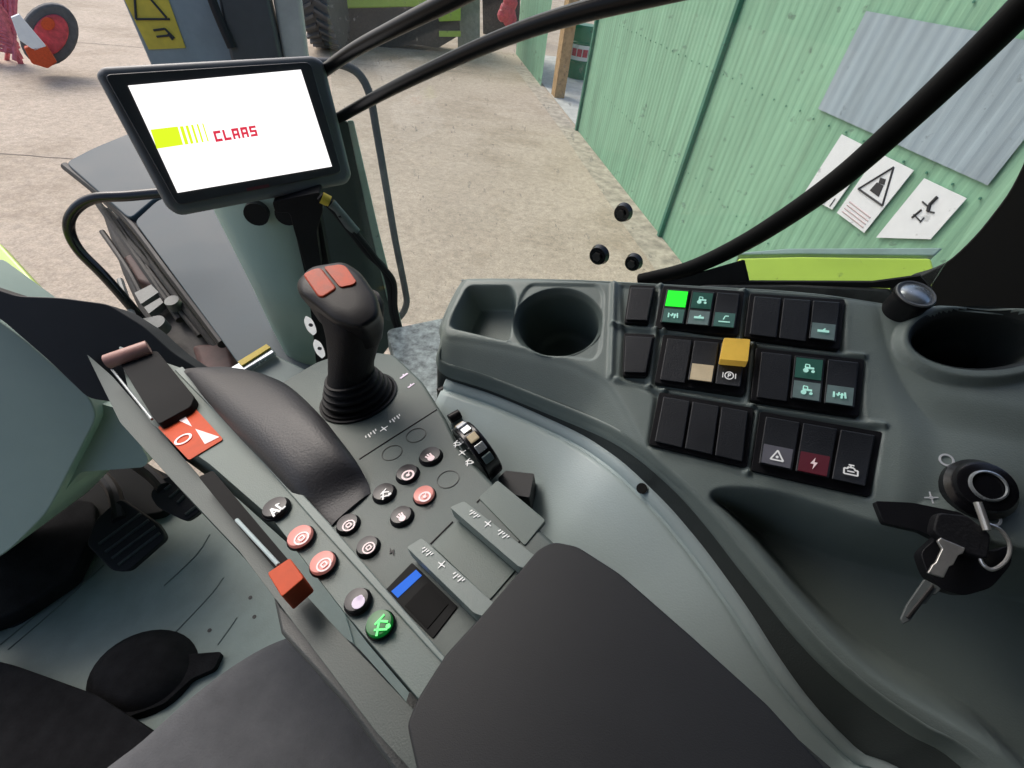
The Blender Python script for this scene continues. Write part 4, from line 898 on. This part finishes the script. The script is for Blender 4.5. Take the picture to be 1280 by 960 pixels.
module([(787, 356), (820, 357), (810, 404), (780, 403)], 1, [BL])
module([(780, 416), (819, 418), (808, 470), (778, 469)], 1, [BL])
module([(829, 357), (931, 364), (923, 419), (818, 410)], 3, [('std', 'switch with bright green lit square', [('up', LGN, None, None), ('dn', TD, 'lamps', IK)]), ('std', 'switch with teal lamp symbol', [('up', TD, 'tractor', IK), ('dn', TG, 'bar', IK)]), ('std', 'switch with faint teal wiper symbol', [('dn', TD, 'rays', IK)])])
module([(937, 366), (1057, 374), (1050, 437), (930, 421)], 3, [BL, BL, ('std', 'switch with grey teal lower half', [('dn', TG, 'bar', IK)])])
module([(829, 418), (939, 427), (930, 494), (818, 478)], 3, [BL, ('std', 'switch with cream lower half', [('dn', M['cream'], None, None)]), ('std', 'parking brake switch under a yellow cap', [('dn', None, 'park', M['white'])])])
module([(945, 434), (1081, 449), (1074, 521), (938, 500)], 3, [BL, ('std', 'switch with two teal lamp symbols', [('up', TD, 'tractor', IK), ('dn', TG, 'tractor', IK)]), ('std', 'switch with teal letters', [('dn', TG, 'lamps', IK)])])
module([(824, 490), (942, 510), (934, 584), (811, 555)], 3, [BL, BL, BL])
module([(950, 514), (1103, 540), (1087, 621), (939, 588)], 3, [('std', 'hazard switch with white triangle', [('dn', M['greyface'], 'tri', M['white'])]), ('std', 'switch with glowing red bolt symbol', [('dn', M['redwin'], 'bolt', M['pink'])]), ('std', 'switch with white engine symbol', [('dn', None, 'engine', M['white'])])])
slab('yellow_cap', rnd([(905, 422), (938, 424), (935, 452), (900, 449)], 2), T, .014, .010, M['yellow'], con, bevel=.0015)
# rear knob
kc = U(1127, 386, T, .0); 
kz = (np.array([-.12, -.25, .96]))/np.linalg.norm([-.12, -.25, .96])
def kring(z, r): 
    x = np.cross(kz, [0, 1., 0]); x /= np.linalg.norm(x); y = np.cross(kz, x); return [kc+kz*z+r*(x*cos(t)+y*sin(t)) for t in np.linspace(0, 2*pi, 36, endpoint=False)]
q = MB(); q.loft([kring(z, r) for z, r in ((-.004, .013), (.012, .0134), (.014, .0144), (.0165, .0144), (.0173, .0134), (.0165, .0120))]); kn_ = q.build('rotary_knob', M['black'], con)
q = MB(); q.loft([kring(z, r) for z, r in ((.0155, .0116), (.0172, .0103), (.0190, .006), (.0195, .001))]); q.build('knob_cap', M['silver'], kn_)
q = MB(); q.loft([kring(z, r) for z, r in ((.0170, .0140), (.0180, .0134), (.0177, .0123), (.0163, .0119))]); q.build('knob_ring', M['case'], kn_)
# ignition lock
ig = thing('ignition_lock', 'black ignition lock barrel with white position marks', 'ignition', U(1222, 612, T))
kc = U(1222, 612, T, .004); kz = Tn
q = MB(); q.loft([kring(z, r) for z, r in ((-.004, .0205), (.003, .020), (.006, .0175), (.0075, .0165), (.010, .016), (.0108, .0145))]); q.build('lock_barrel', M['gloss'], ig)
q = MB(); q.loft([kring(z, r) for z, r in ((.0105, .0105), (.0122, .0100), (.0126, .0090), (.0114, .0085))], cap=False); q.build('lock_ring', M['silver'], ig)
slab('black_flap', rnd([(1094, 626), (1140, 628), (1200, 640), (1236, 664), (1200, 690), (1150, 664), (1105, 654)], 4), T, .010, .006, M['black'], ig, bevel=.0015)
for x, y, k, s in ((1183, 575, 'circle', .0045), (1164, 622, 'cross', .004), (1240, 648, 'circle', .005)): 
    hz = .0
    for _ in range(4): hz = float(hat(np.array([L2(x, y, hz)]), Hh)[0])
    if x > 1230: hz += .002
    icon('lock_mark', frame(x, y, T, hz+.0005, x+20, y), k, s, M['paper'], ig)
# keys
ks = thing('key_bunch', 'two metal keys with black heads hanging from the ignition lock', 'keys', U(1200, 680, T, .02))
KP = (U(1200, 680, T, .022), Tn)
q = MB(); q.tube([U(*a, KP, .008) for a in ((1222, 628), (1228, 645), (1234, 663))], .0021, 10); 
q.tube([U(*a, KP, .003) for a in ((1234, 655), (1250, 662), (1262, 680), (1258, 700), (1240, 712), (1226, 700), (1228, 676), (1234, 655))], .0011, 8); q.build('key_ring', M['metal'], ks)
kh = slab('key_head', rnd([(1172, 640), (1210, 644), (1240, 668), (1236, 700), (1200, 690), (1166, 664)], 7), KP, .006, .009, M['rubber'], ks, bevel=.0025)
kb = slab('key_head', rnd([(1150, 690), (1180, 664), (1240, 690), (1264, 680), (1266, 704), (1240, 735), (1206, 745), (1180, 738), (1160, 718)], 9), KP, -.004, .010, M['black'], ks, bevel=.003)
slab('key_blade', [(1172, 676), (1176, 672), (1207, 685), (1204, 692), (1198, 694), (1192, 706), (1187, 708), (1180, 722), (1160, 716), (1166, 706), (1170, 703), (1178, 686)], KP, .008, .0022, M['metal'], ks, bevel=.0005)
slab('key_blade', [(1156, 724), (1178, 735), (1170, 744), (1166, 743), (1158, 755), (1153, 755), (1138, 776), (1129, 780), (1126, 774), (1134, 756)], KP, -.006, .0022, M['mech2'], ks, bevel=.0005)
q = MB(); q.tube([U(1166, 732, KP, -.0055), U(1134, 772, KP, -.0055)], .0009, 6, sub=1); q.build('key_groove', M['mech'], ks)

# ================================================================== SIDE TRIM (pale panel under the console)
trim = thing('side_trim', 'pale grey smooth side trim panel between armrest and console', 'trim panel', U(700, 620, T, -.09))
HT_ = -.062
edge = [(596, 474), (620, 486), (700, 528), (760, 562), (810, 605), (850, 648), (890, 696), (920, 737), (950, 782), (985, 837), (1010, 870), (1040, 906), (1100, 958), (1200, 1030)]
# the upper edge tucks under the console skirt, then falls in a soft curve towards the floor
import itertools
E_ = spline(TE[::3]+[TE[-1]], 2)
inn = []; rows = []
dirs = []
for i, q_ in enumerate(E_):
    t = E_[min(i+1, len(E_)-1)]-E_[max(i-1, 0)]; t /= np.linalg.norm(t); d = np.cross(t, Tn); 
    if d@np.array([-1, -.8, 0]) < 0: d = -d
    dirs.append(d)
dirs = [np.mean(dirs[max(0, i-6):i+7], 0) for i in range(len(dirs))]
prof = [(-.05, -.03), (-.006, -.006), (-.001, -.001), (.0008, .0003), (.003, 0), (.0085, -.001), (.010, -.0045), (.0125, -.0045), (.014, -.0018), (.018, -.0016), (.04, -.004), (.07, -.010), (.10, -.020), (.13, -.038), (.16, -.07), (.18, -.12), (.19, -.25), (.195, -.55)]
rows = [[q_+d*a+(Tn*b if b > -.1 else Tn*-.07+np.array([0, 0, b+.07])) for a, b in prof] for q_, d in zip(E_, dirs)]
mb = MB(); nP = len(prof)
mb.add([v for r in rows for v in r], [(j*nP+i, j*nP+i+1, (j+1)*nP+i+1, (j+1)*nP+i) for j in range(len(rows)-1) for i in range(nP-1)])
o_ = mb.build('trim_panel', M['trim'], trim, angle=60)
sm_ = o_.modifiers.new('s', 'SOLIDIFY'); sm_.thickness = .003
q = MB(); th_ = min(E_, key=lambda q_: abs(pj(q_)[0]-812)); q.cyl(th_+dirs[len(dirs)//3]*.006, Tn, .0045, .0015, 16); q.build('trim_hole', M['void'], trim)

# ================================================================== LIGHT, WORLD, CAMERA
w = bpy.data.worlds.new('World'); S.world = w; w.use_nodes = True; nt = w.node_tree
sky = nt.nodes.new('ShaderNodeTexSky'); sky.sky_type = 'NISHITA'; sky.sun_disc = False
el, az = radians(46), radians(-50)      # azimuth clockwise from +Y
sky.sun_elevation = el; sky.sun_rotation = az; sky.air_density = 1.0; sky.dust_density = 4.0; sky.ozone_density = 1.0
nt.links.new(sky.outputs[0], nt.nodes['Background'].inputs['Color']); nt.nodes['Background'].inputs['Strength'].default_value = .135
sd = bpy.data.lights.new('sun', 'SUN'); sd.energy = 1.1; sd.angle = radians(35); sd.color = (1, .985, .96)
so = bpy.data.objects.new('sun', sd); COL.objects.link(so)
dv = Vector((sin(az)*cos(el), cos(az)*cos(el), sin(el))); so.rotation_euler = (dv).to_track_quat('Z', 'Y').to_euler()
cd = bpy.data.cameras.new('camera'); cd.sensor_width = 36; cd.lens = 36*f/1280; cd.clip_start = .01; cd.clip_end = 500
co = bpy.data.objects.new('camera', cd); COL.objects.link(co)
from mathutils import Matrix
mm = Matrix([[*R[0], C[0]], [*R[1], C[1]], [*R[2], C[2]], [0, 0, 0, 1]]); co.matrix_world = mm
S.camera = co
S.view_settings.view_transform = 'Standard'; S.view_settings.look = 'None'; S.view_settings.exposure = 0.6; S.view_settings.gamma = 1
S.render.engine = 'CYCLES'; S.cycles.max_bounces = 8; S.cycles.transparent_max_bounces = 8
